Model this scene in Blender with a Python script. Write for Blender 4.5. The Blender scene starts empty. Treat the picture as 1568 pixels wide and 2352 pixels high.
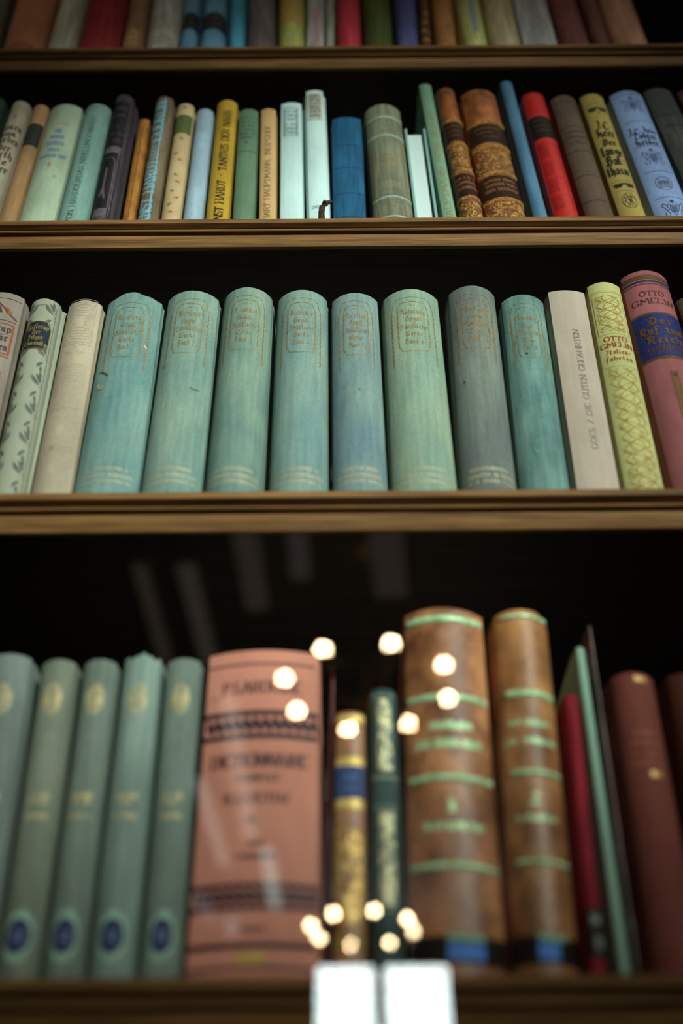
import bpy, bmesh, math, random
from mathutils import Vector, Matrix
random.seed(7)
C = bpy.context.scene.collection
SC = bpy.context.scene

# ------------------------------------------------------------------ camera
FPX, TH, ROLL = 2400.0, math.radians(40.0), 0.0075
CAM = Vector((0, 0, 1.45))
D = 0.48            # distance to the front edge of the shelves
G = 0.452           # distance to the glass of the bookcase door
YJ = 0.504          # plane of the book joints
F_ = Vector((0, math.cos(TH), math.sin(TH)))
U0 = Vector((0, -math.sin(TH), math.cos(TH))); X0 = Vector((1, 0, 0))
R_ = X0*math.cos(ROLL) - U0*math.sin(ROLL)
U_ = U0*math.cos(ROLL) + X0*math.sin(ROLL)
cd = bpy.data.cameras.new('camera'); cam = bpy.data.objects.new('camera', cd); C.objects.link(cam)
M = Matrix((R_, U_, -F_)).transposed().to_4x4(); M.translation = CAM
cam.matrix_world = M
cd.sensor_fit = 'VERTICAL'; cd.sensor_height = 36; cd.sensor_width = 24
cd.lens = 36*FPX/2352; cd.clip_start = 0.01; cd.clip_end = 60
cd.dof.use_dof = True; cd.dof.focus_distance = 0.80; cd.dof.aperture_fstop = 2.5
SC.camera = cam
SC.view_settings.view_transform = 'Standard'; SC.view_settings.look = 'None'
SC.view_settings.exposure = 0.0; SC.view_settings.gamma = 1.0; SC.view_settings.use_curve_mapping = False

# ------------------------------------------------------------------ world and main light
w = bpy.data.worlds.new('world'); SC.world = w; w.use_nodes = True
w.node_tree.nodes['Background'].inputs[0].default_value = (0.9, 0.75, 0.6, 1)
w.node_tree.nodes['Background'].inputs[1].default_value = 0.01
SPOT_POS = Vector((3.1, -5.5, 3.7)); AIM = Vector((0.0, D, 1.45+0.595))
ld = bpy.data.lights.new('vignette_spot', 'SPOT'); ld.energy = 4250; ld.color = (0.90, 1.0, 0.92)  # added unseen spot; its soft cone imitates vignetting around the middle shelves
ld.spot_size = math.radians(7.6); ld.spot_blend = 1.0; ld.shadow_soft_size = 0.16
lo = bpy.data.objects.new('vignette_spot', ld); C.objects.link(lo)
lo.location = SPOT_POS; lo.rotation_euler = (AIM-SPOT_POS).to_track_quat('-Z', 'Y').to_euler()
WINDOW_L = 24.0
BULB_L = 190.0

def proj(p):
    v = p-CAM; z = v.dot(F_)
    return 784+FPX*v.dot(R_)/z, 1176-FPX*v.dot(U_)/z
def ray(px, py):
    return F_ + R_*((px-784)/FPX) + U_*((1176-py)/FPX)
def on_y(px, py, y):
    d = ray(px, py); return CAM + d*(y/d.y)
def mirrored(p):
    return Vector((p.x, 2*G-p.y, p.z))

# ------------------------------------------------------------------ materials
def lin(c):
    return tuple(((v/255)/12.92 if v/255 <= .04045 else ((v/255+.055)/1.055)**2.4) for v in c)
def new_mat(name):
    m = bpy.data.materials.new(name); m.use_nodes = True
    nt = m.node_tree; b = nt.nodes['Principled BSDF']
    return m, nt, b
def N(nt, t, **k):
    n = nt.nodes.new(t)
    for a, v in k.items(): setattr(n, a, v)
    return n
def coords(nt, scale):
    tc = N(nt, 'ShaderNodeTexCoord'); oi = N(nt, 'ShaderNodeObjectInfo')
    mp = N(nt, 'ShaderNodeMapping'); mp.inputs['Scale'].default_value = scale
    ml = N(nt, 'ShaderNodeMath', operation='MULTIPLY'); ml.inputs[1].default_value = 37.0
    nt.links.new(oi.outputs['Random'], ml.inputs[0])
    cb = N(nt, 'ShaderNodeCombineXYZ'); nt.links.new(ml.outputs[0], cb.inputs[0]); nt.links.new(ml.outputs[0], cb.inputs[2])
    nt.links.new(tc.outputs['Object'], mp.inputs[0]); nt.links.new(cb.outputs[0], mp.inputs['Location'])
    return mp.outputs[0]
def ramp(nt, src, stops):
    r = N(nt, 'ShaderNodeValToRGB'); e = r.color_ramp.elements
    while len(e) < len(stops): e.new(.5)
    for k, (p, c) in enumerate(stops): e[k].position = p; e[k].color = (*c, 1)
    nt.links.new(src, r.inputs[0]); return r.outputs[0]
def mixc(nt, fac, a, b, mode='MIX'):
    m = N(nt, 'ShaderNodeMix', data_type='RGBA', blend_type=mode)
    for sock, v in ((m.inputs[0], fac), (m.inputs[6], a), (m.inputs[7], b)):
        if isinstance(v, bpy.types.NodeSocket): nt.links.new(v, sock)
        elif isinstance(v, (int, float)): sock.default_value = v
        else: sock.default_value = (*v, 1)
    return m.outputs[2]
def noise(nt, vec, sc=5, det=4, rough=.6):
    n = N(nt, 'ShaderNodeTexNoise'); n.inputs['Scale'].default_value = sc; n.inputs['Detail'].default_value = det
    n.inputs['Roughness'].default_value = rough; nt.links.new(vec, n.inputs['Vector']); return n.outputs[0]
def cloth(name, c, c2=None, stain=None, streak=.35, rough=.75, weave=.5, blotch=28, spec=.12):
    """book cloth: woven threads, faded patches, long rubbed streaks, dark specks"""
    m, nt, b = new_mat(name)
    c2 = c2 or tuple(v*.72 for v in c); stain = stain or tuple(v*.4 for v in c)
    n1 = noise(nt, coords(nt, (1, 1, .5)), blotch, 5)
    col = ramp(nt, n1, [(.34, c2), (.62, c)])
    n2 = noise(nt, coords(nt, (1, 1, .07)), 320, 3)
    f2 = ramp(nt, n2, [(.38, (1-streak,)*3), (.62, (1, 1, 1))])
    col = mixc(nt, 1.0, col, f2, 'MULTIPLY')
    n3 = noise(nt, coords(nt, (1, 1, 1)), 75, 2)
    f3 = ramp(nt, n3, [(.69, (0, 0, 0)), (.78, (1, 1, 1))])
    m3 = N(nt, 'ShaderNodeMath', operation='MULTIPLY'); m3.inputs[1].default_value = .55
    nt.links.new(f3, m3.inputs[0])
    col = mixc(nt, m3.outputs[0], col, stain)
    v = coords(nt, (1, .01, 1))
    wx = N(nt, 'ShaderNodeTexWave', bands_direction='X'); wx.inputs['Scale'].default_value = 1000; wx.inputs['Distortion'].default_value = 2.5
    wz = N(nt, 'ShaderNodeTexWave', bands_direction='Z'); wz.inputs['Scale'].default_value = 1000; wz.inputs['Distortion'].default_value = 2.5
    nt.links.new(v, wx.inputs[0]); nt.links.new(v, wz.inputs[0])
    wm = N(nt, 'ShaderNodeMath', operation='ADD'); nt.links.new(wx.outputs['Fac'], wm.inputs[0]); nt.links.new(wz.outputs['Fac'], wm.inputs[1])
    wv = ramp(nt, wm.outputs[0], [(.25, (1-.35*weave,)*3), (1.0, (1, 1, 1))])
    col = mixc(nt, 1.0, col, wv, 'MULTIPLY')
    n5 = noise(nt, coords(nt, (1, 1, .8)), 850, 2, .7)
    col = mixc(nt, 1.0, col, ramp(nt, n5, [(.36, (1-.22*max(.3, weave),)*3), (.6, (1, 1, 1))]), 'MULTIPLY')
    nt.links.new(col, b.inputs['Base Color'])
    bp = N(nt, 'ShaderNodeBump'); bp.inputs['Strength'].default_value = .25*weave+.08; bp.inputs['Distance'].default_value = .0004
    nt.links.new(wm.outputs[0], bp.inputs['Height']); nt.links.new(bp.outputs[0], b.inputs['Normal'])
    b.inputs['Roughness'].default_value = rough; b.inputs['Specular IOR Level'].default_value = spec
    return m
def paper(name, c, rough=.6):
    return cloth(name, c, tuple(v*.85 for v in c), tuple(v*.6 for v in c), .08, rough, .08, 22)
def leather(name, c, c2, c3=None, rough=.42, scale=60):
    m, nt, b = new_mat(name)
    n1 = noise(nt, coords(nt, (1, 1, .6)), scale, 6, .65)
    st = [(.36, c2), (.52, c)] + ([(.66, c3)] if c3 else [])
    nt.links.new(ramp(nt, n1, st), b.inputs['Base Color'])
    vo = N(nt, 'ShaderNodeTexVoronoi'); vo.inputs['Scale'].default_value = 900; nt.links.new(coords(nt, (1, 1, 1)), vo.inputs['Vector'])
    bp = N(nt, 'ShaderNodeBump'); bp.inputs['Strength'].default_value = .3; bp.inputs['Distance'].default_value = .0004
    nt.links.new(vo.outputs[0], bp.inputs['Height']); nt.links.new(bp.outputs[0], b.inputs['Normal'])
    b.inputs['Roughness'].default_value = rough
    return m
def ink(name, c, rough=.6, metal=0.0, worn=None):
    m, nt, b = new_mat(name)
    n1 = noise(nt, coords(nt, (1, 1, 1)), 420, 3)
    lo_ = worn or tuple(v*.7 for v in c)
    nt.links.new(ramp(nt, n1, [(.4, lo_), (.58, c)]), b.inputs['Base Color'])
    b.inputs['Roughness'].default_value = rough; b.inputs['Metallic'].default_value = metal; b.inputs['Specular IOR Level'].default_value = .2
    return m
def tooled(name, gold, dark, scale=420, cut=.5):
    """gold tooling pressed in leather: swirling relief"""
    m, nt, b = new_mat(name)
    vec = coords(nt, (1, 1, 1))
    vo = N(nt, 'ShaderNodeTexVoronoi', feature='DISTANCE_TO_EDGE'); vo.inputs['Scale'].default_value = scale
    nt.links.new(vec, vo.inputs['Vector'])
    nz = noise(nt, vec, scale*.5, 3)
    a = N(nt, 'ShaderNodeMath', operation='ADD'); nt.links.new(vo.outputs[0], a.inputs[0]); nt.links.new(nz, a.inputs[1])
    f = ramp(nt, a.outputs[0], [(cut, (0, 0, 0)), (cut+.14, (1, 1, 1))])
    nt.links.new(mixc(nt, f, dark, gold), b.inputs['Base Color'])
    ff = N(nt, 'ShaderNodeMath', operation='MULTIPLY'); ff.inputs[1].default_value = .55; nt.links.new(f, ff.inputs[0])
    nt.links.new(ff.outputs[0], b.inputs['Metallic'])
    bp = N(nt, 'ShaderNodeBump'); bp.inputs['Strength'].default_value = .9; bp.inputs['Distance'].default_value = .0008
    nt.links.new(a.outputs[0], bp.inputs['Height']); nt.links.new(bp.outputs[0], b.inputs['Normal'])
    b.inputs['Roughness'].default_value = .36
    return m
def wood(name, c1, c2, rough=.5, scale=1.0):
    m, nt, b = new_mat(name)
    n1 = noise(nt, coords(nt, (1.2*scale, 30*scale, 30*scale)), 9, 6, .65)
    col = ramp(nt, n1, [(.35, c1), (.65, c2)])
    n2 = noise(nt, coords(nt, (6, 260, 260)), 3, 3)
    col = mixc(nt, 1.0, col, ramp(nt, n2, [(.35, (.62,)*3), (.6, (1, 1, 1))]), 'MULTIPLY')
    nt.links.new(col, b.inputs['Base Color']); b.inputs['Roughness'].default_value = rough; b.inputs['Specular IOR Level'].default_value = .12
    bp = N(nt, 'ShaderNodeBump'); bp.inputs['Strength'].default_value = .2; bp.inputs['Distance'].default_value = .0005
    nt.links.new(n2, bp.inputs['Height']); nt.links.new(bp.outputs[0], b.inputs['Normal'])
    return m
def plain(name, c, rough=.7, metal=0):
    m, nt, b = new_mat(name)
    n1 = noise(nt, coords(nt, (1, 1, 1)), 3, 4)
    nt.links.new(ramp(nt, n1, [(.3, tuple(v*.85 for v in c)), (.7, c)]), b.inputs['Base Color'])
    b.inputs['Roughness'].default_value = rough; b.inputs['Metallic'].default_value = metal
    return m
def emit(name, c, s):
    m, nt, b = new_mat(name); nt.nodes.remove(b)
    e = N(nt, 'ShaderNodeEmission'); e.inputs[0].default_value = (*c, 1); e.inputs[1].default_value = s
    nt.links.new(e.outputs[0], nt.nodes['Material Output'].inputs[0]); return m
def glass_mat():
    m, nt, b = new_mat('door_glass'); nt.nodes.remove(b)
    ge = N(nt, 'ShaderNodeNewGeometry')
    dt = N(nt, 'ShaderNodeVectorMath', operation='DOT_PRODUCT')
    nt.links.new(ge.outputs['Incoming'], dt.inputs[0]); nt.links.new(ge.outputs['Normal'], dt.inputs[1])
    ab = N(nt, 'ShaderNodeMath', operation='ABSOLUTE'); nt.links.new(dt.outputs['Value'], ab.inputs[0])
    sb = N(nt, 'ShaderNodeMath', operation='SUBTRACT'); sb.inputs[0].default_value = 1; nt.links.new(ab.outputs[0], sb.inputs[1])
    pw = N(nt, 'ShaderNodeMath', operation='POWER'); pw.inputs[1].default_value = 5; nt.links.new(sb.outputs[0], pw.inputs[0])
    ma = N(nt, 'ShaderNodeMath', operation='MULTIPLY_ADD'); ma.inputs[1].default_value = .957; ma.inputs[2].default_value = .043
    nt.links.new(pw.outputs[0], ma.inputs[0])
    tr = N(nt, 'ShaderNodeBsdfTransparent'); tr.inputs[0].default_value = (.99, 1, .995, 1)
    gl = N(nt, 'ShaderNodeBsdfGlossy'); gl.inputs['Roughness'].default_value = 0
    mx = N(nt, 'ShaderNodeMixShader'); nt.links.new(ma.outputs[0], mx.inputs[0])
    nt.links.new(tr.outputs[0], mx.inputs[1]); nt.links.new(gl.outputs[0], mx.inputs[2])
    nt.links.new(mx.outputs[0], nt.nodes['Material Output'].inputs[0]); return m

# ------------------------------------------------------------------ object helpers
def link(name, me, mat, parent=None):
    o = bpy.data.objects.new(name, me); C.objects.link(o)
    if mat: me.materials.append(mat)
    if parent: o.parent = parent
    return o
def mesh(name, verts, faces, mat, parent=None, smooth=False, sharp=40):
    me = bpy.data.meshes.new(name); me.from_pydata([tuple(v) for v in verts], [], faces)
    bm = bmesh.new(); bm.from_mesh(me)
    bmesh.ops.recalc_face_normals(bm, faces=bm.faces)
    if smooth:
        for f in bm.faces: f.smooth = True
        for e in bm.edges:
            e.smooth = not (len(e.link_faces) == 2 and e.calc_face_angle(0) > math.radians(sharp))
    bm.to_mesh(me); bm.free()
    return link(name, me, mat, parent)
def box_vf(x0, x1, y0, y1, z0, z1, o=0):
    v = [(x, y, z) for x in (x0, x1) for y in (y0, y1) for z in (z0, z1)]
    f = [(0, 1, 3, 2), (4, 6, 7, 5), (0, 4, 5, 1), (2, 3, 7, 6), (0, 2, 6, 4), (1, 5, 7, 3)]
    return v, [tuple(i+o for i in q) for q in f]
def boxes(name, L, mat, parent=None, bevel=0):
    V, Fc = [], []
    for b in L:
        v, f = box_vf(*b, o=len(V)); V += v; Fc += f
    ob = mesh(name, V, Fc, mat, parent)
    if bevel:
        bm = bmesh.new(); bm.from_mesh(ob.data)
        bmesh.ops.bevel(bm, geom=bm.edges[:], offset=bevel, segments=2, affect='EDGES', profile=.6)
        bm.to_mesh(ob.data); bm.free()
    return ob
def tube_vf(pts, rads, seg=10, o=0, cap=True):
    V, Fc = [], []
    for i, p in enumerate(pts):
        p = Vector(p)
        t = (Vector(pts[min(i+1, len(pts)-1)])-Vector(pts[max(i-1, 0)])).normalized()
        a = t.orthogonal().normalized() if abs(t.z) > .95 or i == 0 else t.cross(Vector((0, 0, 1))).normalized()
        if abs(t.z) > .9: a = (Vector((0, 1, 0))-t*t.y).normalized()
        else: a = t.cross(Vector((0, 0, 1))).normalized()
        b = t.cross(a)
        r = rads[i] if isinstance(rads, (list, tuple)) else rads
        for k in range(seg):
            an = 2*math.pi*k/seg; V.append(p+a*math.cos(an)*r+b*math.sin(an)*r)
    for i in range(len(pts)-1):
        for k in range(seg):
            k2 = (k+1) % seg
            Fc.append((o+i*seg+k, o+i*seg+k2, o+(i+1)*seg+k2, o+(i+1)*seg+k))
    if cap:
        Fc.append(tuple(o+k for k in range(seg))); Fc.append(tuple(o+(len(pts)-1)*seg+k for k in range(seg)))
    return V, Fc
def lathe_vf(prof, seg=20, c=(0, 0, 0), o=0):
    V, Fc = [], []
    for r, z in prof:
        for k in range(seg):
            a = 2*math.pi*k/seg; V.append((c[0]+r*math.cos(a), c[1]+r*math.sin(a), c[2]+z))
    for i in range(len(prof)-1):
        for k in range(seg):
            k2 = (k+1) % seg; Fc.append((o+i*seg+k, o+i*seg+k2, o+(i+1)*seg+k2, o+(i+1)*seg+k))
    return V, Fc
def empty(name, loc, label=None, cat=None, group=None):
    o = bpy.data.objects.new(name, None); C.objects.link(o); o.location = loc; o.empty_display_size = .02
    tag(o, label, cat, group); return o
def tag(o, label=None, cat=None, group=None):
    if label: o['label'] = label
    if cat: o['category'] = cat
    if group: o['group'] = group
    return o
def struct(o):
    o['kind'] = 'structure'; return o

# ------------------------------------------------------------------ the room (seen only as reflections in the glass)
ZC = 5.0; YR = -9.9; YF = 0.80; XW = 4.2
m_wall = plain('dark_wall_paint', (.035, .026, .02), .8); m_ceil = plain('ceiling_paint', (.012, .009, .007), .8)
m_floor = wood('floor_boards', (.03, .018, .01), (.06, .035, .02), .5)
struct(boxes('floor', [(-XW, XW, YR, YF, -.1, 0)], m_floor))
struct(boxes('ceiling', [(-XW, XW, YR, YF, ZC, ZC+.1)], m_ceil))
struct(boxes('wall_left', [(-XW-.1, -XW, YR, YF, 0, ZC)], m_wall))
struct(boxes('wall_right', [(XW, XW+.1, YR, YF, 0, ZC)], m_wall))
struct(boxes('wall_front', [(-XW, XW, YF, YF+.1, 0, ZC)], m_wall))
def vx(px, py): # world x, z on the rear wall as seen in the glass
    p = on_y(px, py, 2*G-YR); return p.x, p.z
xa, zt = vx(724, 2213); xb_, _ = vx(861, 2213); xc, _ = vx(880, 2213); xd, _ = vx(1031, 2213)
zb = 3.8
rw = [(-XW, xa, YR-.1, YR, 0, ZC), (xd, XW, YR-.1, YR, 0, ZC), (xa, xd, YR-.1, YR, 0, zb), (xa, xd, YR-.1, YR, zt, ZC), (xb_, xc, YR-.1, YR, zb, zt)]
struct(boxes('wall_rear', rw, m_wall))
m_win = emit('daylight_pane', (.86, 1.0, .98), WINDOW_L)
m_frame = plain('window_paint', (.25, .24, .2), .5)
for k, (a, b) in enumerate(((xa, xb_), (xc, xd))):
    wn = struct(boxes('window_%d' % (k+1), [(a, a+.02, YR-.06, YR-.02, zb, zt), (b-.02, b, YR-.06, YR-.02, zb, zt), (a, b, YR-.06, YR-.02, zb, zb+.03), (a, b, YR-.06, YR-.02, zt-.02, zt)], m_frame))
    boxes('window_pane', [(a, b, YR-.08, YR-.07, zb, zt)], m_win, wn)

# added glowing strips under the ceiling, there only to streak the glass
m_housing = plain('strip_housing', (.2, .2, .2), .4)
def streak(p0, p1, wpx, L, col, label):
    """added glowing strip running away from the bookcase, mirrored as a streak"""
    pts = []
    for (px, py) in (p0, p1):
        d = ray(px, py); v = CAM+d*((ZC-.05-CAM.z)/d.z); pts.append(mirrored(v))
    a, b = pts; c = (a+b)/2; ln = (a-b).length; wd = wpx/FPX*((CAM-mirrored(c)).length)
    e = empty('streak_strip', (c.x, c.y, ZC-.05), label, 'light', 'added glow strips on the ceiling')
    e.rotation_euler = (0, 0, math.atan2(b.y-a.y, b.x-a.x))
    boxes('housing', [(-ln/2-.02, ln/2+.02, -wd/2-.01, wd/2+.01, .012, .05)], m_housing, e)
    boxes('glow_face', [(-ln/2, ln/2, -wd/2, wd/2, 0, .012)], emit('strip_glow', col, L), e)
streak((612, 1950), (632, 2085), 24, 3.2, (.8, 1, .95), 'brightest slim added glow strip mirrored over the foot of the salmon dictionary')
streak((455, 1790), (515, 1990), 22, 1.8, (1, .95, .9), 'dim slim added glow strip mirrored along the left edge of the salmon dictionary')
streak((525, 1600), (575, 1930), 32, 1.6, (1, .95, .85), 'dim wide added glow strip mirrored down the left half of the salmon dictionary')
streak((530, 2110), (545, 2270), 24, 1.5, (.7, .8, 1), 'bluish added glow strip mirrored low below the salmon dictionary')
streak((425, 1300), (485, 1540), 38, .30, (1, .8, .6), 'faint added glow strip mirrored in the dark gap above the grey green volumes')
streak((318, 1300), (380, 1520), 28, .24, (1, .75, .55), 'faintest added glow strip mirrored at the left in the dark gap')
streak((455, 2060), (485, 2120), 26, .8, (.75, .8, 1), 'short pale added glow strip mirrored at the lower left of the dictionary')
streak((560, 1225), (590, 1400), 50, .26, (1, .75, .6), 'wide faint added glow strip mirrored below the shelf with teal volumes')
streak((680, 1225), (690, 1330), 40, .28, (1, .8, .7), 'short wide faint added glow strip mirrored below the shelf middle')
streak((885, 1225), (900, 1370), 70, .24, (1, .75, .65), 'widest faint added glow strip mirrored right of the shelf middle')

# chandeliers
m_brass = plain('chandelier_brass', (.25, .16, .06), .4, .8)
m_bulb = emit('bulb_glow', (1.0, .72, .40), BULB_L)
m_candle = plain('candle_sleeve', (.5, .45, .35), .5)
def chandelier(cx, cy, wpx, phase, rad, label, bulb_r):
    zc = rad*2*FPX/wpx
    c = mirrored(CAM + ray(cx, cy)*zc)
    t = empty('chandelier', c, label, 'chandelier', 'brass ring chandeliers')
    ring = [(rad*math.cos(2*math.pi*k/48), rad*math.sin(2*math.pi*k/48), -.09) for k in range(49)]
    v, f = tube_vf(ring, .009, 8, cap=False); mesh('ring', v, f, m_brass, t, True)
    v, f = lathe_vf([(0, -.2), (.02, -.19), (.035, -.16), (.02, -.13), (.03, -.1), (.05, -.07), (.02, -.03), (.012, .05), (.012, .2), (0, .2)]); mesh('hub', v, f, m_brass, t, True)
    top = ZC-c.z
    v, f = tube_vf([(0, 0, .18), (0, 0, top-.03)], .006, 8)
    v2, f2 = lathe_vf([(0, top-.05), (.05, top-.04), (.06, top), (0, top)], o=len(v)); mesh('rod', v+v2, f+f2, m_brass, t, True)
    for k in range(8):
        a = math.radians(phase+45*k); dx, dy = math.cos(a), -math.sin(a)
        v, f = tube_vf([(dx*r, dy*r, z) for r, z in ((.03, -.09), (rad*.3, -.16), (rad*.65, -.17), (rad*.95, -.1), (rad, -.05))], .007, 8)
        v2, f2 = lathe_vf([(.0, -.05), (.03, -.045), (.034, -.038), (.012, -.036)], 14, (dx*rad, dy*rad, 0), len(v))
        arm = mesh('arm', v+v2, f+f2, m_brass, t, True)
        v, f = lathe_vf([(0, -.04), (.011, -.04), (.011, -bulb_r), (0, -bulb_r)], 12, (dx*rad, dy*rad, 0)); mesh('socket', v, f, m_candle, arm, True)
        n = 10; v, f = lathe_vf([(bulb_r*math.sin(math.pi*j/n), -bulb_r*math.cos(math.pi*j/n)) for j in range(n+1)], 16, (dx*rad, dy*rad, 0))
        mesh('bulb', v, f, m_bulb, arm, True)
    return t
chandelier(845, 1582, 390, 14, .42, 'nearer eight-bulb chandelier, mirrored as the upper ring of lights', .029)
chandelier(832, 2133, 240, 12, .42, 'farther eight-bulb chandelier, mirrored as the small ring above the windows', .029)

# ------------------------------------------------------------------ bookcase
HS = [0.138, 0.418, 0.702, 0.985, 1.27]          # shelf heights above the camera (bottom row first)
def fit_h(py):  # height of the shelf front edge seen at this row of the photo
    return on_y(784, py, D).z-CAM.z
HS = [fit_h(2240), fit_h(1125), fit_h(499), fit_h(104)]
HS.append(HS[3]+.285); HS.insert(0, HS[0]-.30)
BX = .47; YB = .70
m_oak = wood('shelf_oak', (.125, .057, .018), (.28, .138, .048), .6)
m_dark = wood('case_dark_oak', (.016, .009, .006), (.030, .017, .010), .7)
case = empty('bookcase', (0, YB, 0), 'dark oak glazed bookcase with moulded shelf edges, holding all the books', 'bookcase')
def cb(name, L, mat, **k):
    return boxes(name, [(a, b, c-YB, d-YB, e, f) for a, b, c, d, e, f in L], mat, case, **k)
ztop = CAM.z+HS[-1]+.03; zlow = CAM.z+HS[0]-.03
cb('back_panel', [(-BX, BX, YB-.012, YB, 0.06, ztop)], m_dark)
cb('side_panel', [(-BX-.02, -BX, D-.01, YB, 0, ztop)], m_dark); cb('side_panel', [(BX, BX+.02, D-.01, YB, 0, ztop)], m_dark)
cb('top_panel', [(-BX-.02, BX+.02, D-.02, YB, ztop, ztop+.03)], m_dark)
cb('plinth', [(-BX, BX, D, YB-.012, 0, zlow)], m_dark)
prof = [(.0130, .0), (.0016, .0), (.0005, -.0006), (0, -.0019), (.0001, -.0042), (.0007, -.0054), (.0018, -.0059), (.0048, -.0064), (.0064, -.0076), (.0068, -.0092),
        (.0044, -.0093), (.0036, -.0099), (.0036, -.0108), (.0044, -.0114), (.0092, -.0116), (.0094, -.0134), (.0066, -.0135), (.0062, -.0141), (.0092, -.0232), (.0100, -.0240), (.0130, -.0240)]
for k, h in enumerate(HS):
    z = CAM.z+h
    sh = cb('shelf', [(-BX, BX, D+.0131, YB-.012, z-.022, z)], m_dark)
    n = len(prof); V, Fc = [], []
    for x in (-BX, BX):
        for (y, dz) in prof: V.append((x, D+y-YB, z+dz))
    for i in range(n): Fc.append((i, (i+1) % n, n+(i+1) % n, n+i))
    Fc += [tuple(range(n)), tuple(range(n, 2*n))]
    e = mesh('shelf_edge', V, Fc, m_oak, sh, True, 30)
    e['label'] = 'lighter oak moulded front edge'
door = cb('door_frame', [(-BX-.02, -BX+.035, G-.012, D-.012, zlow-.02, ztop), (BX-.035, BX+.02, G-.012, D-.012, zlow-.02, ztop), (-BX+.035, BX-.035, G-.012, D-.012, ztop-.05, ztop), (-BX+.035, BX-.035, G-.012, D-.012, zlow-.02, zlow+.03)], m_dark)
pane = boxes('glass_pane', [(-BX+.03, BX-.03, G-YB, G-YB+.003, zlow+.02, ztop-.04)], glass_mat(), door)
pane['label'] = 'clear glass reflecting the room lights'

# ------------------------------------------------------------------ pen lettering
RO = {'A': (8, '00 4A 80;23 63'), 'B': (6, '00 0A 4A 69 67 45 05;45 64 61 40 00'), 'C': (7, '78 5A 2A 07 03 20 50 72'), 'D': (7, '00 0A 4A 77 73 40 00'),
 'E': (5, '52 50 00 0A 5A 58;05 35'), 'F': (5, '00 0A 5A 58;05 35'), 'G': (7, '78 5A 2A 07 03 20 50 71 74 54'), 'H': (7, '00 0A;70 7A;05 75'), 'I': (2, '10 1A'),
 'J': (4, '3A 32 10 01'), 'K': (7, '00 0A;7A 05 70'), 'L': (5, '0A 00 50 52'), 'M': (9, '00 1A 43 8A 90'), 'N': (7, '00 0A 70 7A'), 'O': (8, '3A 07 03 30 50 83 87 5A 3A'),
 'P': (6, '00 0A 4A 69 66 45 05'), 'R': (7, '00 0A 4A 69 66 45 05;35 70'), 'S': (5, '58 4A 1A 08 06 54 52 40 10 02'), 'T': (6, '30 3A;08 0A 6A 68'), 'U': (7, '0A 02 20 50 72 7A'),
 'V': (8, '0A 40 8A'), 'W': (10, '0A 30 58 80 AA'), 'X': (7, '00 7A;0A 70'), 'Y': (7, '0A 35 7A;35 30'), 'Z': (6, '08 0A 6A 00 60 62'), 'Ä': (8, '00 48 80;23 63;2A 3A;5A 6A'), 'É': (5, '50 00 08 58;04 34;2A 3B'),
 '/': (5, '00 5A'), ',': (2, '11 0/'.replace('/', '0')), '.': (2, '10 11'), '-': (4, '05 45'), '·': (4, '25 26;15 25'), ' ': (4, ''), "'": (2, '18 1A')}
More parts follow.
